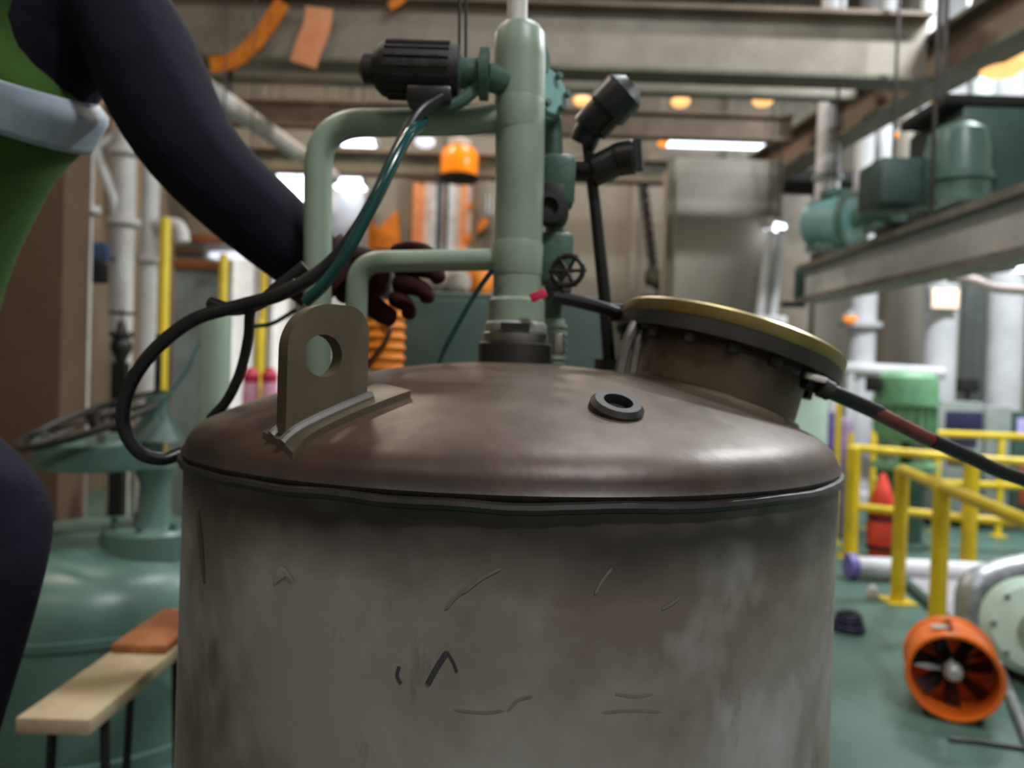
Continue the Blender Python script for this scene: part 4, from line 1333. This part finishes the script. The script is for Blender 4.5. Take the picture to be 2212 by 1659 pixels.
column(1832, 1888, 9.4, 'pale standpipe with flanges carrying a small orange lamp', M_whitecool)
q = P(1858, 700, 9.4)
for py in (702, 795):
    z = P(1858, py, 9.4).z
    MB().lathe([(0.25, z - 0.03), (0.25, z + 0.03)], (q.x, q.y, 0), (0, 0, 1), 28).build('flange', M_whitecool, bpy.data.objects['white_column'])
column(1995, 2062, 9.0, 'bright white column left of the wider one', M_whitecool)
column(2134, 2204, 8.9, 'thick white column at the grey cabinets', M_whitecool)
column(1902, 1975, 10.2, 'grey beige column between the white ones', M_wall)
column(2076, 2124, 9.8, 'dull grey column between the two white columns', M_grey)
column(2235, 2290, 9.3, 'white column beyond the thick white column', M_whitecool)
# warm flood lamp on white column
q = P(2042, 645, 8.72)
t = thing('flood_lamp', q - V(0, 0, 0.12), 'square warm flood lamp on the bright white column', 'lamp')
MB().box(q + V(0, 0.05, 0), (0.34, 0.1, 0.26), None, 0.02).build('housing', M_house, t)
MB().box(q + V(0, -0.006, 0), (0.30, 0.01, 0.22), None, 0.004).build('glass', mat('flood_glass', (255, 230, 210), 0.4, emit=(255, 220, 190, 1.3)), t)
# horizontal white duct
a, b = P(1770, 792, 8.45), P(1960, 800, 8.45)
t = thing('horizontal_duct', ((a.x + b.x) / 2, 8.45, 0), 'low horizontal white duct behind the green motor', 'duct')
MB().tube([a - V(0.1, 0, 0), b + V(0.4, 0, -0.02)], 0.07, 16).build('duct', M_whitecool, t)
for px in (1800, 1836):
    p = P(px, 796, 8.45)
    MB().tube([p, V(p.x, p.y, 0)], 0.05, 12).build('leg', M_whitecool, t)
# pipe drooping at upper right
tag(MB().tube(spline([P(2050, 600, 6.2), P(2100, 605, 6.2), P(2150, 622, 6.2), P(2240, 628, 6.2), P(2400, 632, 6.2)], 6), 0.04, 12).build('service_pipe', mat('pinkish_pipe_paint', (206, 186, 182), 0.5)), 'pinkish service pipe under the monorail beam', 'pipe')

# ------------------------------------------------------------------ grey cabinets at the right rear
def cabinet(px0, px1, ptop, d, label, m, panels=()):
    a, b = P(px0, ptop, d), P(px1, ptop, d)
    t = thing('control_cabinet', ((a.x + b.x) / 2, d + 0.25, 0), label, 'cabinet')
    MB().box2((a.x, d, 0.06), (b.x, d + 0.5, a.z), 0.015).build('body', m, t)
    MB().box2((a.x + 0.02, d + 0.02, 0), (b.x - 0.02, d + 0.48, 0.058)).build('plinth', M_dark, t, False)
    for (u0, v0, u1, v1, mm) in panels:
        p, q = P(u0, v1, d), P(u1, v0, d)
        MB().box2((p.x, d - 0.02, p.z), (q.x, d - 0.001, q.z), 0.004).build('panel', mm, t)
    return t


cabinet(2022, 2127, 866, 7.9, 'grey control cabinet with a navy panel under the white column', M_grey, [(2042, 890, 2122, 925, M_navybox), (2050, 935, 2110, 962, M_navybox), (2046, 975, 2084, 1000, mat('maroon_panel', (110, 30, 44), 0.5))])
cabinet(2132, 2188, 878, 7.9, 'plain grey green cabinet next to the navy panelled one', M_grey, [(2150, 950, 2180, 1060, M_grey)])
cabinet(2192, 2330, 890, 7.9, 'dark cabinet with a pale violet screen at its corner', M_teal_dk, [(2196, 905, 2240, 940, mat('violet_screen', (190, 180, 236), 0.4, emit=(170, 160, 240, 0.4))), (2200, 1010, 2230, 1090, mat('rust_panel', (160, 66, 44), 0.6))])
a = P(2090, 832, 8.6)
tag(MB().box(a, (0.22, 0.1, 0.16), None, 0.02).box2((a.x - 0.02, a.y - 0.02, 0), (a.x + 0.02, a.y + 0.02, a.z - 0.08)).build('red_black_box', M_dark), 'small black box standing behind the grey cabinets', 'box')
# mint panel, violet and yellow panels right of the tank
a, b = P(1690, 985, 6.6), P(1792, 838, 6.6)
t = thing('control_cabinet', ((a.x + b.x) / 2, 6.8, 0), 'pale mint cabinet seen just beyond the tank edge', 'cabinet')
MB().box2((a.x - 0.3, 6.6, 0), (b.x, 6.9, b.z), 0.01).build('body', M_mint_lt, t)
MB().box2((a.x - 0.28, 6.585, 0.1), (b.x - 0.02, 6.599, b.z - 0.03), 0.003).build('door', M_mint_lt, t)
for (u0, u1, pt, m_, lb, d_) in ((1794, 1808, 890, M_violet, 'narrow violet locker beside the pale mint cabinet', 7.2), (1822, 1846, 905, M_pinkviolet, 'narrow pale violet locker behind the yellow posts', 7.4)):
    a, b = P(u0, pt, d_), P(u1, pt, d_)
    t = thing('slim_locker', ((a.x + b.x) / 2, d_ + 0.1, 0), lb, 'locker')
    MB().box2((a.x, d_, 0), (b.x, d_ + 0.25, a.z), 0.006).build('body', m_, t)
    MB().box2((a.x + 0.008, d_ - 0.01, 0.08), (b.x - 0.008, d_ - 0.001, a.z - 0.03)).build('door', m_, t, False)

# ------------------------------------------------------------------ vertical mint motor pump
d_ = 6.9
q = P(1956, 900, d_)


def zq(py):
    return P(1956, py, d_).z


def rq(w):
    return w / 2 / FPX * d_


t = thing('vertical_pump', (q.x, q.y, 0), 'vertical green motor pump behind the yellow rails', 'pump')
QB = (q.x, q.y, 0)
MB().lathe([(rq(30), zq(800)), (rq(90), zq(804)), (rq(118), zq(815)), (rq(124), zq(830)), (rq(124), zq(868))], QB, (0, 0, 1), 36).build('fan_cowl', M_motorgreen, t)
MB().lathe([(rq(134), zq(862)), (rq(134), zq(874))], QB, (0, 0, 1), 36).build('cowl_ring', M_motorgreen, t)
MB().lathe([(rq(112), zq(872)), (rq(112), zq(940)), (rq(96), zq(952))], QB, (0, 0, 1), 36).build('motor_body', M_motorgreen, t)
for k in range(20):
    a = 2 * PI * k / 20
    rad = V(math.cos(a), math.sin(a), 0)
    rot = Matrix((rad, V(-rad.y, rad.x, 0), V(0, 0, 1))).transposed()
    MB().box(V(q.x, q.y, (zq(878) + zq(936)) / 2) + rad * (rq(112) + 0.012), (0.03, 0.012, zq(878) - zq(936)), rot).build('cooling_fin', M_motorgreen, t, False)
MB().box(V(q.x - rq(150), q.y - 0.02, zq(832)), (0.09, 0.14, 0.14), None, 0.015).build('terminal_box', M_dark, t)
for k in range(4):
    a = PI / 4 + PI / 2 * k
    MB().tube([V(q.x + rq(84) * math.cos(a), q.y + rq(84) * math.sin(a), zq(950)), V(q.x + rq(84) * math.cos(a), q.y + rq(84) * math.sin(a), zq(1002))], 0.026, 10).build('lantern_leg', M_motorgreen, t)
MB().lathe([(rq(24), zq(950)), (rq(24), zq(1002))], QB, (0, 0, 1), 14).build('shaft', M_dsteel, t)
MB().lathe([(rq(130), zq(1012)), (rq(130), zq(1000))], QB, (0, 0, 1), 36).build('lantern_flange', M_motorgreen, t)
MB().lathe([(rq(110), 0.0), (rq(110), 0.03), (rq(80), 0.06), (rq(84), zq(1060)), (rq(104), zq(1040)), (rq(104), zq(1012))], QB, (0, 0, 1), 36).build('pump_casing', M_mint_dk, t)

# ------------------------------------------------------------------ yellow guard rails
def rail(name, posts, hts, r, rp_, levels, label, z0=0.0):
    c = sum(posts, Vector()) / len(posts)
    t = thing(name, (c.x, c.y, 0), label, 'railing')
    for p, h_ in zip(posts, hts):
        MB().lathe([(r, z0), (r, h_ - 0.01), (r * 0.7, h_ + 0.005)], (p.x, p.y, 0), (0, 0, 1), 14).build('post', M_yellow, t)
        MB().box((p.x, p.y, z0 + 0.006), (r * 4, r * 4, 0.012)).build('foot_plate', M_yellow, t, False)
    for lv in levels:
        pts = [V(p.x, p.y, h_ * lv) for p, h_ in zip(posts, hts)]
        for a, b in zip(pts, pts[1:]):
            MB().tube([a, b], rp_, 12).build('rail', M_yellow, t)
    return t


pA = G(1836, 1203); pA2 = G(2090, 1232)
hA = 0.93
pA3 = pA + (pA2 - pA) * 1.75
rail('guard_rail', [pA, pA2, pA3], [hA, hA * 0.97, hA * 0.97], 0.058, 0.034, (0.985, 0.46), 'yellow guard rail with thick posts behind the white floor pipe')
pB, pC = G(1938, 1300), G(2022, 1388)
pE = pC + (pC - pB) * 2.6
rail('guard_rail', [pB, pC, pE], [0.9, 0.9, 0.9], 0.046, 0.034, (0.985,), 'yellow guard rail coming forward behind the orange fan')
pF, pG = G(1880, 1144), G(2180, 1160)
rail('guard_rail', [pF, pF.lerp(pG, 0.47), pF.lerp(pG, 0.92), pG + (pG - pF) * 0.3], [1.0, 1.0, 1.0, 1.0], 0.03, 0.036, (0.985, 0.5), 'thin far yellow guard rail around the green motor pump')
pH, pI = G(1806, 1110), G(1812, 1135)
for k, (px, pt, d__, lb) in enumerate(((1812, 870, 6.9, 'thin yellow post next to the violet locker'), (1838, 935, 6.75, 'thin yellow post in front of the pale violet locker'))):
    yellow_post(px, pt, d__, 0.026, lb)

# orange-red folded bag strapped to the rail
q = G(1893, 1208)
q = V(q.x + 0.07, q.y + 0.08, 0)


def zb_(py):
    return max(0.01, P(1893, py, q.y).z)


bag = thing('rescue_bag', (q.x, q.y, 0), 'orange red strapped bag standing at the thick yellow post', 'bag')
rb_ = lambda w: w / 2 / FPX * q.y
MB().lathe([(rb_(44), 0.0), (rb_(54), zb_(1185)), (rb_(50), zb_(1178)), (rb_(60), zb_(1165)), (rb_(60), zb_(1130)), (rb_(50), zb_(1118)), (rb_(58), zb_(1108)), (rb_(46), zb_(1080)), (rb_(30), zb_(1050)), (rb_(14), zb_(1030)), (0.01, zb_(1022))], (q.x, q.y, 0), (0, 0, 1), 28).build('body', M_redbag, bag, True, 80)
for py in (1118, 1182):
    MB().lathe([(rb_(52), zb_(py + 5)), (rb_(60), zb_(py + 3)), (rb_(60), zb_(py - 3)), (rb_(52), zb_(py - 5))], (q.x, q.y, 0), (0, 0, 1), 28).build('strap', M_black, bag)
for py in (1075, 1172):
    MB().box(V(q.x + rb_(66), q.y - 0.05, zb_(py)), (0.05, 0.05, 0.05), None, 0.012).build('buckle', M_white, bag)

# ------------------------------------------------------------------ floor items right
a, b = G(1845, 1258), G(2100, 1272)
t = thing('floor_pipe', ((a.x + b.x) / 2, (a.y + b.y) / 2, 0), 'thick white pipe lying along the floor under the yellow rails', 'pipe')
rr0 = 0.075
MB().tube([V(a.x, a.y + 0.1, rr0 + 0.02), V(b.x + 0.2, b.y + 0.1, rr0 + 0.02)], rr0, 20).build('pipe', M_whitecool, t)
MB().tube([V(a.x - 0.01, a.y + 0.1, rr0 + 0.02), V(a.x + 0.05, a.y + 0.1, rr0 + 0.02)], rr0 + 0.02, 20).build('end_flange', M_violet, t)
# grey plinth with dark kerb
k0, k1, k2 = G(1958, 1262), G(2050, 1345), G(2075, 1368)
far = V(5.2, k0.y, 0)
mb = MB()
ol = [(k0.x, k0.y), (k1.x, k1.y), (k2.x, k2.y), (k2.x + 2.4, k2.y), (k0.x + 2.8, k0.y)]
mb.prism(ol, 0.05, (0, 0, 0.025), (1, 0, 0), (0, 1, 0))
pl = tag(mb.build('machine_plinth', M_plinth), 'low grey machine plinth beneath the insulated pipe', 'plinth')
t_ = MB().tube([k0 + V(-0.02, 0, 0.03), k1 + V(-0.02, 0, 0.03), k2 + V(-0.02, 0, 0.03)], 0.035, 8).build('kerb_edge', M_teal_dk, pl)
q = G(1884, 1292)
tag(MB().lathe([(0.035, 0), (0.04, 0.03), (0.03, 0.07), (0.01, 0.09)], (q.x, q.y, 0), (0, 0, 1), 16).build('mooring_stud', M_white), 'small white stud standing on the floor by the plinth kerb', 'stud')
# insulated silver elbow pipe
d_ = 4.45
tag(MB().tube(bend([V(P(2098, 1300, d_).x, P(2098, 1300, d_).y, 0.05), P(2098, 1262, d_), P(2160, 1240, d_ + 0.05), P(2330, 1200, d_ + 0.1)], 0.12, 8), 0.085, 20).build('insulated_pipe', M_silver), 'silver foil insulated elbow pipe rising from the plinth', 'pipe')
# mint pump volute
d_ = 3.75
q = P(2236, 1352, d_)
t = thing('centrifugal_pump', (q.x, q.y, 0), 'pale mint round pump casing beside the orange fan', 'pump')
axp = V(-0.35, -0.9, 0.1).normalized()
MB().lathe([(0.12, -0.09), (0.19, -0.08), (0.235, -0.03), (0.24, 0.02), (0.20, 0.07), (0.12, 0.09), (0.06, 0.1)], q, axp, 40).build('casing', M_mint_lt, t)
MB().lathe([(0.09, 0.08), (0.09, 0.13), (0.05, 0.14)], q, axp, 24).build('cover', M_mint, t)
for k in range(8):
    a = 2 * PI * k / 8
    u4 = axp.cross(V(0, 0, 1)).normalized(); w4 = axp.cross(u4)
    MB().lathe([(0.014, 0.05), (0.014, 0.085)], q + (u4 * math.cos(a) + w4 * math.sin(a)) * 0.19, axp, 6).build('bolt', M_steel, t)
MB().box2((q.x - 0.05, q.y - 0.08, 0.0), (q.x + 0.3, q.y + 0.16, q.z - 0.16), 0.01).build('foot', M_dark, t)
# light floor pipe running forward at right, and thin rod
a, b = G(2156, 1440), G(2232, 1640)
tag(MB().tube([V(a.x, a.y, 0.022), V(b.x, b.y, 0.022)], 0.022, 12).build('drain_pipe', M_silver), 'thin pale drain pipe sloping forward beside the fan', 'pipe')
a, b = G(2050, 1602), G(2215, 1622)
tag(MB().tube([V(a.x, a.y, 0.010), V(a.x + 0.08, a.y - 0.01, 0.010), V(b.x, b.y, 0.010)], 0.010, 8).build('steel_rod', M_dsteel), 'thin dark rod lying on the green floor before the fan', 'rod')
# dark coil on floor beside tank
q = G(1832, 1362)
t = thing('cable_coil', (q.x, q.y, 0), 'dark blue grey coil of cable on the floor beside the tank', 'coil')
for k in range(5):
    rr1 = 0.085 - 0.006 * k
    MB().tube([V(q.x + rr1 * math.cos(a), q.y + rr1 * math.sin(a), 0.012 + k * 0.021) for a in [2 * PI * j / 28 for j in range(28)]], 0.012, 8, closed=True).build('turn', [M_black, M_navybox][k % 2], t)

# ------------------------------------------------------------------ orange portable fan
fb = G(2065, 1552)
df = fb.y
fc_ = P(2061, 1462, df - 0.02)
fan = thing('portable_fan', (fc_.x, fc_.y, 0), 'orange portable ventilation fan lying on the green floor', 'fan')
axf = V(-0.17, -0.94, -0.22).normalized()       # towards the camera
axf = V(-0.44, -0.90, 0.02).normalized()
RF = 92 / FPX * df
LF = 0.30
# casing with a slit along the top: arc lathe
bs, ups = [], None
uf = axf.cross(V(0, 0, 1)).normalized(); wf = uf.cross(axf).normalized()   # wf points upwards
mb = MB()
seg = 56
slit = R(5)
ring_prof = [(RF * 0.90, 0.0), (RF * 1.0, -0.004), (RF * 1.03, 0.006), (RF * 1.0, 0.02), (RF * 0.975, 0.03)]
outp = [(RF * 0.92, 0.012), (RF * 0.96, 0.008), (RF * 0.975, -0.02), (RF * 0.975, -LF), (RF * 0.93, -LF), (RF * 0.93, -0.02), (RF * 0.92, 0.012)]
vs, fs = [], []
for k in range(seg + 1):
    a = PI / 2 + slit + R(6) + (2 * PI - 2 * slit) * k / seg
    for (r_, h_) in outp:
        vs.append(fc_ + axf * h_ + (-uf * math.cos(a) + wf * math.sin(a)) * r_)
m_ = len(outp)
for k in range(seg):
    for j in range(m_ - 1):
        fs.append((k * m_ + j, k * m_ + j + 1, (k + 1) * m_ + j + 1, (k + 1) * m_ + j))
fs += [tuple(range(m_ - 1)), tuple(seg * m_ + j for j in range(m_ - 1))]
mb.add(vs, fs)
mb.build('casing', M_orange, fan)
for h0 in (0.0, -LF + 0.02):
    MB().lathe([(RF * 0.925, h0 - 0.015), (RF * 1.0, h0 - 0.018), (RF * 1.035, h0 - 0.006), (RF * 1.035, h0 + 0.008), (RF * 0.99, h0 + 0.018), (RF * 0.925, h0 + 0.016), (RF * 0.925, h0 - 0.015)], fc_, axf, 56, False).build('rim', M_orange, fan)
MB().lathe([(RF * 0.20, -0.16), (RF * 0.22, -0.07), (RF * 0.19, -0.04), (RF * 0.10, -0.025)], fc_, axf, 24).build('hub', M_label, fan)
MB().lathe([(RF * 0.30, -0.21), (RF * 0.31, -0.15)], fc_, axf, 28).build('motor', M_blackm, fan)
for k in range(7):
    a = 2 * PI * k / 7 + 0.25
    rad = -uf * math.cos(a) + wf * math.sin(a)
    tan = axf.cross(rad)
    vs = []
    for r_, wd_ in ((0.2, 0.05), (0.5, 0.085), (0.86, 0.10)):
        for sg in (-1, 1):
            p = fc_ + rad * RF * r_ + tan * sg * wd_ * RF * 3.0 * 0.62 + axf * (-0.11 + sg * 0.022)
            vs += [p, p - axf * 0.004]
    fs = []
    for i in range(2):
        a0, b0 = i * 4, i * 4 + 4
        fs += [(a0, a0 + 2, b0 + 2, b0), (a0 + 1, b0 + 1, b0 + 3, a0 + 3), (a0, b0, b0 + 1, a0 + 1), (a0 + 2, a0 + 3, b0 + 3, b0 + 2)]
    fs += [(0, 1, 3, 2), (8, 10, 11, 9)]
    MB().add(vs, fs).build('blade', M_black, fan)
for k in range(3):
    a = 2 * PI * k / 3 + 0.5
    rad = -uf * math.cos(a) + wf * math.sin(a)
    MB().tube([fc_ - axf * 0.19 + rad * RF * 0.28, fc_ - axf * 0.19 + rad * RF * 0.94], 0.008, 8).build('strut', M_black, fan)
MB().lathe([(RF * 0.925, -0.215), (RF * 0.925, -0.222)], fc_, axf, 40).build('rear_guard', M_orange, fan)
for sg in (-1, 1):
    for h0 in (0.02, LF - 0.04):
        p = fc_ - axf * h0 + uf * sg * RF * 0.55 - wf * RF * 0.82
        MB().tube([p, V(p.x, p.y, 0.0)], 0.012, 8).build('foot', M_black, fan)
MB().box(fc_ - axf * 0.10 + wf * RF * 0.985 - uf * RF * 0.30 * -1, (0.07, 0.05, 0.004), None, 0.001).build('label_patch', M_label, fan)

# ================================================================== THE WORKER
base_z = 0.5
pel = P(-250, 900, 1.46)
chest = P(-75, 250, 1.34)
spine = pel.lerp(chest, 0.5) + V(-0.02, 0, 0)
neckb = P(-20, -20, 1.33)
head0 = neckb + V(0.05, -0.03, 0.12)
head1 = head0 + V(0.02, -0.02, 0.13)
sh_r = P(240, -40, 1.34)                    # shoulder nearest the tank
elb = P(402, 330, 1.30)
wri = P(706, 596, 1.36)
sh_l = chest + (chest - sh_r) * 0.9 + V(-0.04, 0, 0.12)
elb_l = sh_l + V(-0.12, -0.12, -0.24)
wri_l = elb_l + V(0.12, -0.2, -0.12)
hip_r = pel + V(0.10, -0.06, -0.06)
kne_r = P(8, 1110, 1.16)
ank_r = V(kne_r.x - 0.17, kne_r.y + 0.06, base_z + 0.09)
hip_l = pel + V(-0.08, 0.06, -0.06)
kne_l = V(hip_l.x - 0.04, hip_l.y - 0.06, base_z + 0.48)
ank_l = V(kne_l.x - 0.02, kne_l.y + 0.05, base_z + 0.09)

person = thing('person', V(pel.x, pel.y, base_z), 'worker in dark coverall and green reflective vest reaching over the tank', 'person')
J = [(pel, 0.145), (spine, 0.135), (chest, 0.140), (neckb, 0.065), (head0, 0.075), (head1, 0.095),
     (sh_r, 0.125), (P(322, 150, 1.31), 0.105), (elb, 0.084), (elb.lerp(wri, 0.5), 0.080), (wri, 0.066),
     (sh_l, 0.085), (elb_l, 0.06), (wri_l, 0.042),
     (hip_r, 0.12), (kne_r, 0.085), (kne_r.lerp(ank_r, 0.4), 0.075), (ank_r, 0.055),
     (hip_l, 0.12), (kne_l, 0.08), (ank_l, 0.055)]
E = [(0, 1), (1, 2), (2, 3), (3, 4), (4, 5), (2, 6), (6, 7), (7, 8), (8, 9), (9, 10), (2, 11), (11, 12), (12, 13), (0, 14), (14, 15), (15, 16), (16, 17), (0, 18), (18, 19), (19, 20)]


def skin_obj(name, joints, edges, m, parent, root=0, sub=2):
    me = bpy.data.meshes.new(name)
    r0 = parent
    while r0.parent: r0 = r0.parent
    me.from_pydata([p - r0.location for p, _ in joints], edges, [])
    me.update()
    o = bpy.data.objects.new(name, me)
    col.objects.link(o)
    o.parent = parent
    me.skin_vertices or None
    sk = o.modifiers.new('skin', 'SKIN')
    sk.use_smooth_shade = True
    if not me.skin_vertices:
        bm = bmesh.new(); bm.from_mesh(me)
        bm.verts.layers.skin.verify()
        bm.to_mesh(me); bm.free()
    for v, (p, r) in zip(me.skin_vertices[0].data, joints):
        v.radius = (r, r) if not isinstance(r, tuple) else r
        v.use_root = False
    me.skin_vertices[0].data[root].use_root = True
    ss = o.modifiers.new('sub', 'SUBSURF')
    ss.levels = ss.render_levels = sub
    me.materials.append(m)
    return o


body = skin_obj('body', J, E, M_navy, person)

# vest: shell of rings round the torso with arm opening on the tank side
def loft(rings, name, m, parent, close=True):
    n = len(rings[0]); vs = []; fs = []
    for r_ in rings: vs += r_
    for i in range(len(rings) - 1):
        for k in range(n if close else n - 1):
            l = (k + 1) % n
            fs.append((i * n + k, i * n + l, (i + 1) * n + l, (i + 1) * n + k))
    o = MB().add(vs, fs).build(name, m, parent, True, 80)
    so = o.modifiers.new('thickness', 'SOLIDIFY'); so.thickness = 0.006; so.offset = 1.0
    return o


axt = (chest - pel).normalized()
sid_t = (sh_r - chest); sid_t = (sid_t - axt * sid_t.dot(axt)).normalized()
fro = axt.cross(sid_t).normalized()


def ring(c, rx, ry, n=40, wob=0.0, ph=0.0):
    o = []
    for k in range(n):
        a = 2 * PI * k / n
        w = 1 + wob * math.sin(5 * a + ph) + wob * 0.6 * math.sin(9 * a + 2 * ph)
        o.append(c + sid_t * rx * math.cos(a) * w + fro * ry * math.sin(a) * w)
    return o


# right outline of the vest follows these picture points
edge_px = [(-150, 860), (-90, 740), (-45, 650), (5, 560), (52, 470), (96, 395), (160, 330), (204, 262)]
rings = []
for i, (px, py) in enumerate(edge_px):
    f = i / (len(edge_px) - 1)
    c = pel.lerp(chest, 0.08 + 0.92 * f)
    e = P(px, py, 1.36)
    rx = max(0.12, (e - c).dot(sid_t))
    c2 = c + axt * ((e - c).dot(axt))
    rings.append(ring(c2, rx, 0.165 + 0.035 * f, 40, 0.012, i * 0.7))
# above the armpit the vest narrows to the shoulder straps
top_px = [(150, 190), (95, 120), (45, 40), (10, -30), (-20, -80)]
for i, (px, py) in enumerate(top_px):
    e = P(px, py, 1.36)
    c = chest + axt * ((e - chest).dot(axt))
    rx = max(0.05, (e - c).dot(sid_t))
    rings.append(ring(c, rx, 0.205 - 0.012 * i, 40, 0.01, i))
vest = loft(rings, 'reflective_vest', M_vest, person)


def vest_ring(t):
    i = min(int(t), len(rings) - 2)
    return [a.lerp(b, t - i) for a, b in zip(rings[i], rings[i + 1])]


def tape(t0, t1, name, ks=None, n=10, off=0.014):
    """reflective tape lying on the vest between two heights (and between two angles)"""
    out = []
    for k in range(n):
        rg = vest_ring(t0 + (t1 - t0) * k / (n - 1))
        cc = sum(rg, Vector()) / len(rg)
        rg = [p + (p - cc).normalized() * off for p in rg]
        if ks:
            rg = [rg[i % len(rg)] for i in ks]
        out.append(rg)
    return loft(out, name, M_stripe, vest, close=ks is None)


tape(6.05, 7.55, 'reflective_stripe')
near_k = min(range(40), key=lambda k: rings[8][k].y)
step = 1 if rings[8][(near_k + 1) % 40].x > rings[8][near_k].x else -1
tape(7.6, 11.9, 'shoulder_stripe', [(near_k + step * q_) % 40 for q_ in (-1, 0, 1, 2)], off=0.012)

# glove holding the lower loop pipe
hand = wri
pj = [(wri, 0.058), (P(752, 590, 1.37), 0.060), (P(806, 592, 1.375), (0.072, 0.048)), (P(848, 592, 1.375), (0.068, 0.042))]
glove = skin_obj('glove', pj, [(0, 1), (1, 2), (2, 3)], M_glove, person)
fing = [
    [(P(846, 552, 1.365), 0.020), (P(886, 540, 1.35), 0.0185), (P(924, 546, 1.335), 0.017), (P(942, 572, 1.33), 0.0145)],
    [(P(850, 582, 1.365), 0.021), (P(902, 576, 1.35), 0.0195), (P(942, 586, 1.335), 0.0175), (P(954, 614, 1.335), 0.015)],
    [(P(850, 612, 1.365), 0.021), (P(894, 616, 1.35), 0.0195), (P(926, 632, 1.34), 0.0175), (P(922, 658, 1.34), 0.015)],
    [(P(842, 640, 1.365), 0.019), (P(872, 652, 1.35), 0.0175), (P(890, 672, 1.345), 0.016), (P(874, 690, 1.345), 0.014)],
    [(P(775, 632, 1.355), 0.024), (P(806, 662, 1.34), 0.0215), (P(836, 684, 1.33), 0.019), (P(858, 690, 1.33), 0.016)]]
for k, f in enumerate(fing):
    skin_obj(['finger', 'finger', 'finger', 'finger', 'thumb'][k], f, [(0, 1), (1, 2), (2, 3)], M_glove, glove, sub=2)
MB().tube([wri + (wri - elb).normalized() * -0.03, wri + (wri - elb).normalized() * 0.03], [0.074, 0.068], 20).build('glove_cuff', M_glove, glove)
# other hand, boots, head parts (out of the picture)
gl = skin_obj('glove', [(wri_l, 0.04), (wri_l + V(0.03, -0.05, -0.02), 0.042), (wri_l + V(0.05, -0.11, -0.03), 0.032)], [(0, 1), (1, 2)], M_glove, person)
for k in range(4):
    o_ = wri_l + V(0.03 + 0.018 * k, -0.11 + 0.012 * k, -0.03)
    skin_obj('finger', [(o_, 0.010), (o_ + V(0.012, -0.035, -0.015), 0.0095), (o_ + V(0.016, -0.055, -0.04), 0.008)], [(0, 1), (1, 2)], M_glove, gl, sub=1)
skin_obj('thumb', [(wri_l + V(0.06, -0.04, -0.01), 0.012), (wri_l + V(0.09, -0.06, -0.03), 0.011), (wri_l + V(0.09, -0.09, -0.05), 0.009)], [(0, 1), (1, 2)], M_glove, gl, sub=1)
for an in (ank_r, ank_l):
    skin_obj('boot', [(an + V(0, 0, 0.06), 0.058), (an + V(0, 0, -0.03), 0.055), (an + V(0.05, -0.10, -0.045), 0.045), (an + V(0.08, -0.16, -0.05), 0.035)], [(0, 1), (1, 2), (2, 3)], M_boot, person)
hc_ = head1
fd = V(0.75, -0.55, -0.35).normalized()
MB().lathe([(0.13, 0.0), (0.128, 0.02), (0.115, 0.07), (0.08, 0.11), (0.03, 0.128)], hc_ + V(0, 0, 0.03), (0.05, -0.03, 1), 28).build('safety_helmet', M_white, person)
fm = MB()
b = bmesh.new(); bmesh.ops.create_uvsphere(b, u_segments=24, v_segments=16, radius=1)
b.verts.index_update()
fm.add([V(v.co.x * 0.078, v.co.y * 0.078, v.co.z * 0.105) + hc_ + fd * 0.045 + V(0, 0, -0.05) for v in b.verts], [tuple(v.index for v in f.verts) for f in b.faces]); b.free()
fcx = fm.build('face', M_skin, person)
sd = fd.cross(V(0, 0, 1)).normalized()
MB().lathe([(0.014, -0.02), (0.010, 0.012), (0.003, 0.02)], hc_ + fd * 0.125 + V(0, 0, -0.065), fd, 10).build('nose', M_skin, fcx)
for sg in (-1, 1):
    MB().lathe([(0.010, -0.004), (0.007, 0.006), (0.001, 0.008)], hc_ + fd * 0.116 + sd * sg * 0.03 + V(0, 0, -0.035), fd, 10).build('eye', M_dark, fcx)
    MB().lathe([(0.02, -0.006), (0.022, 0.004), (0.01, 0.01)], hc_ + fd * 0.03 + sd * sg * 0.078 + V(0, 0, -0.05), sd * sg, 12).build('ear', M_skin, fcx)
MB().tube([hc_ + fd * 0.116 + sd * -0.022 + V(0, 0, -0.105), hc_ + fd * 0.121 + V(0, 0, -0.108), hc_ + fd * 0.116 + sd * 0.022 + V(0, 0, -0.105)], 0.005, 8).build('mouth', M_redhose, fcx)
# step platform the worker stands on
cxp = (ank_r + ank_l) / 2
t = thing('step_platform', (cxp.x, cxp.y, 0), 'low steel step platform under the worker', 'platform')
MB().box((cxp.x - 0.02, cxp.y - 0.06, base_z - 0.03), (0.62, 0.62, 0.05), None, 0.005).build('deck', M_dsteel, t)
for sx in (-1, 1):
    for sy in (-1, 1):
        MB().tube([V(cxp.x - 0.02 + sx * 0.27, cxp.y - 0.06 + sy * 0.27, base_z - 0.055), V(cxp.x - 0.02 + sx * 0.28, cxp.y - 0.06 + sy * 0.28, 0)], 0.02, 10).build('leg', M_dsteel, t)
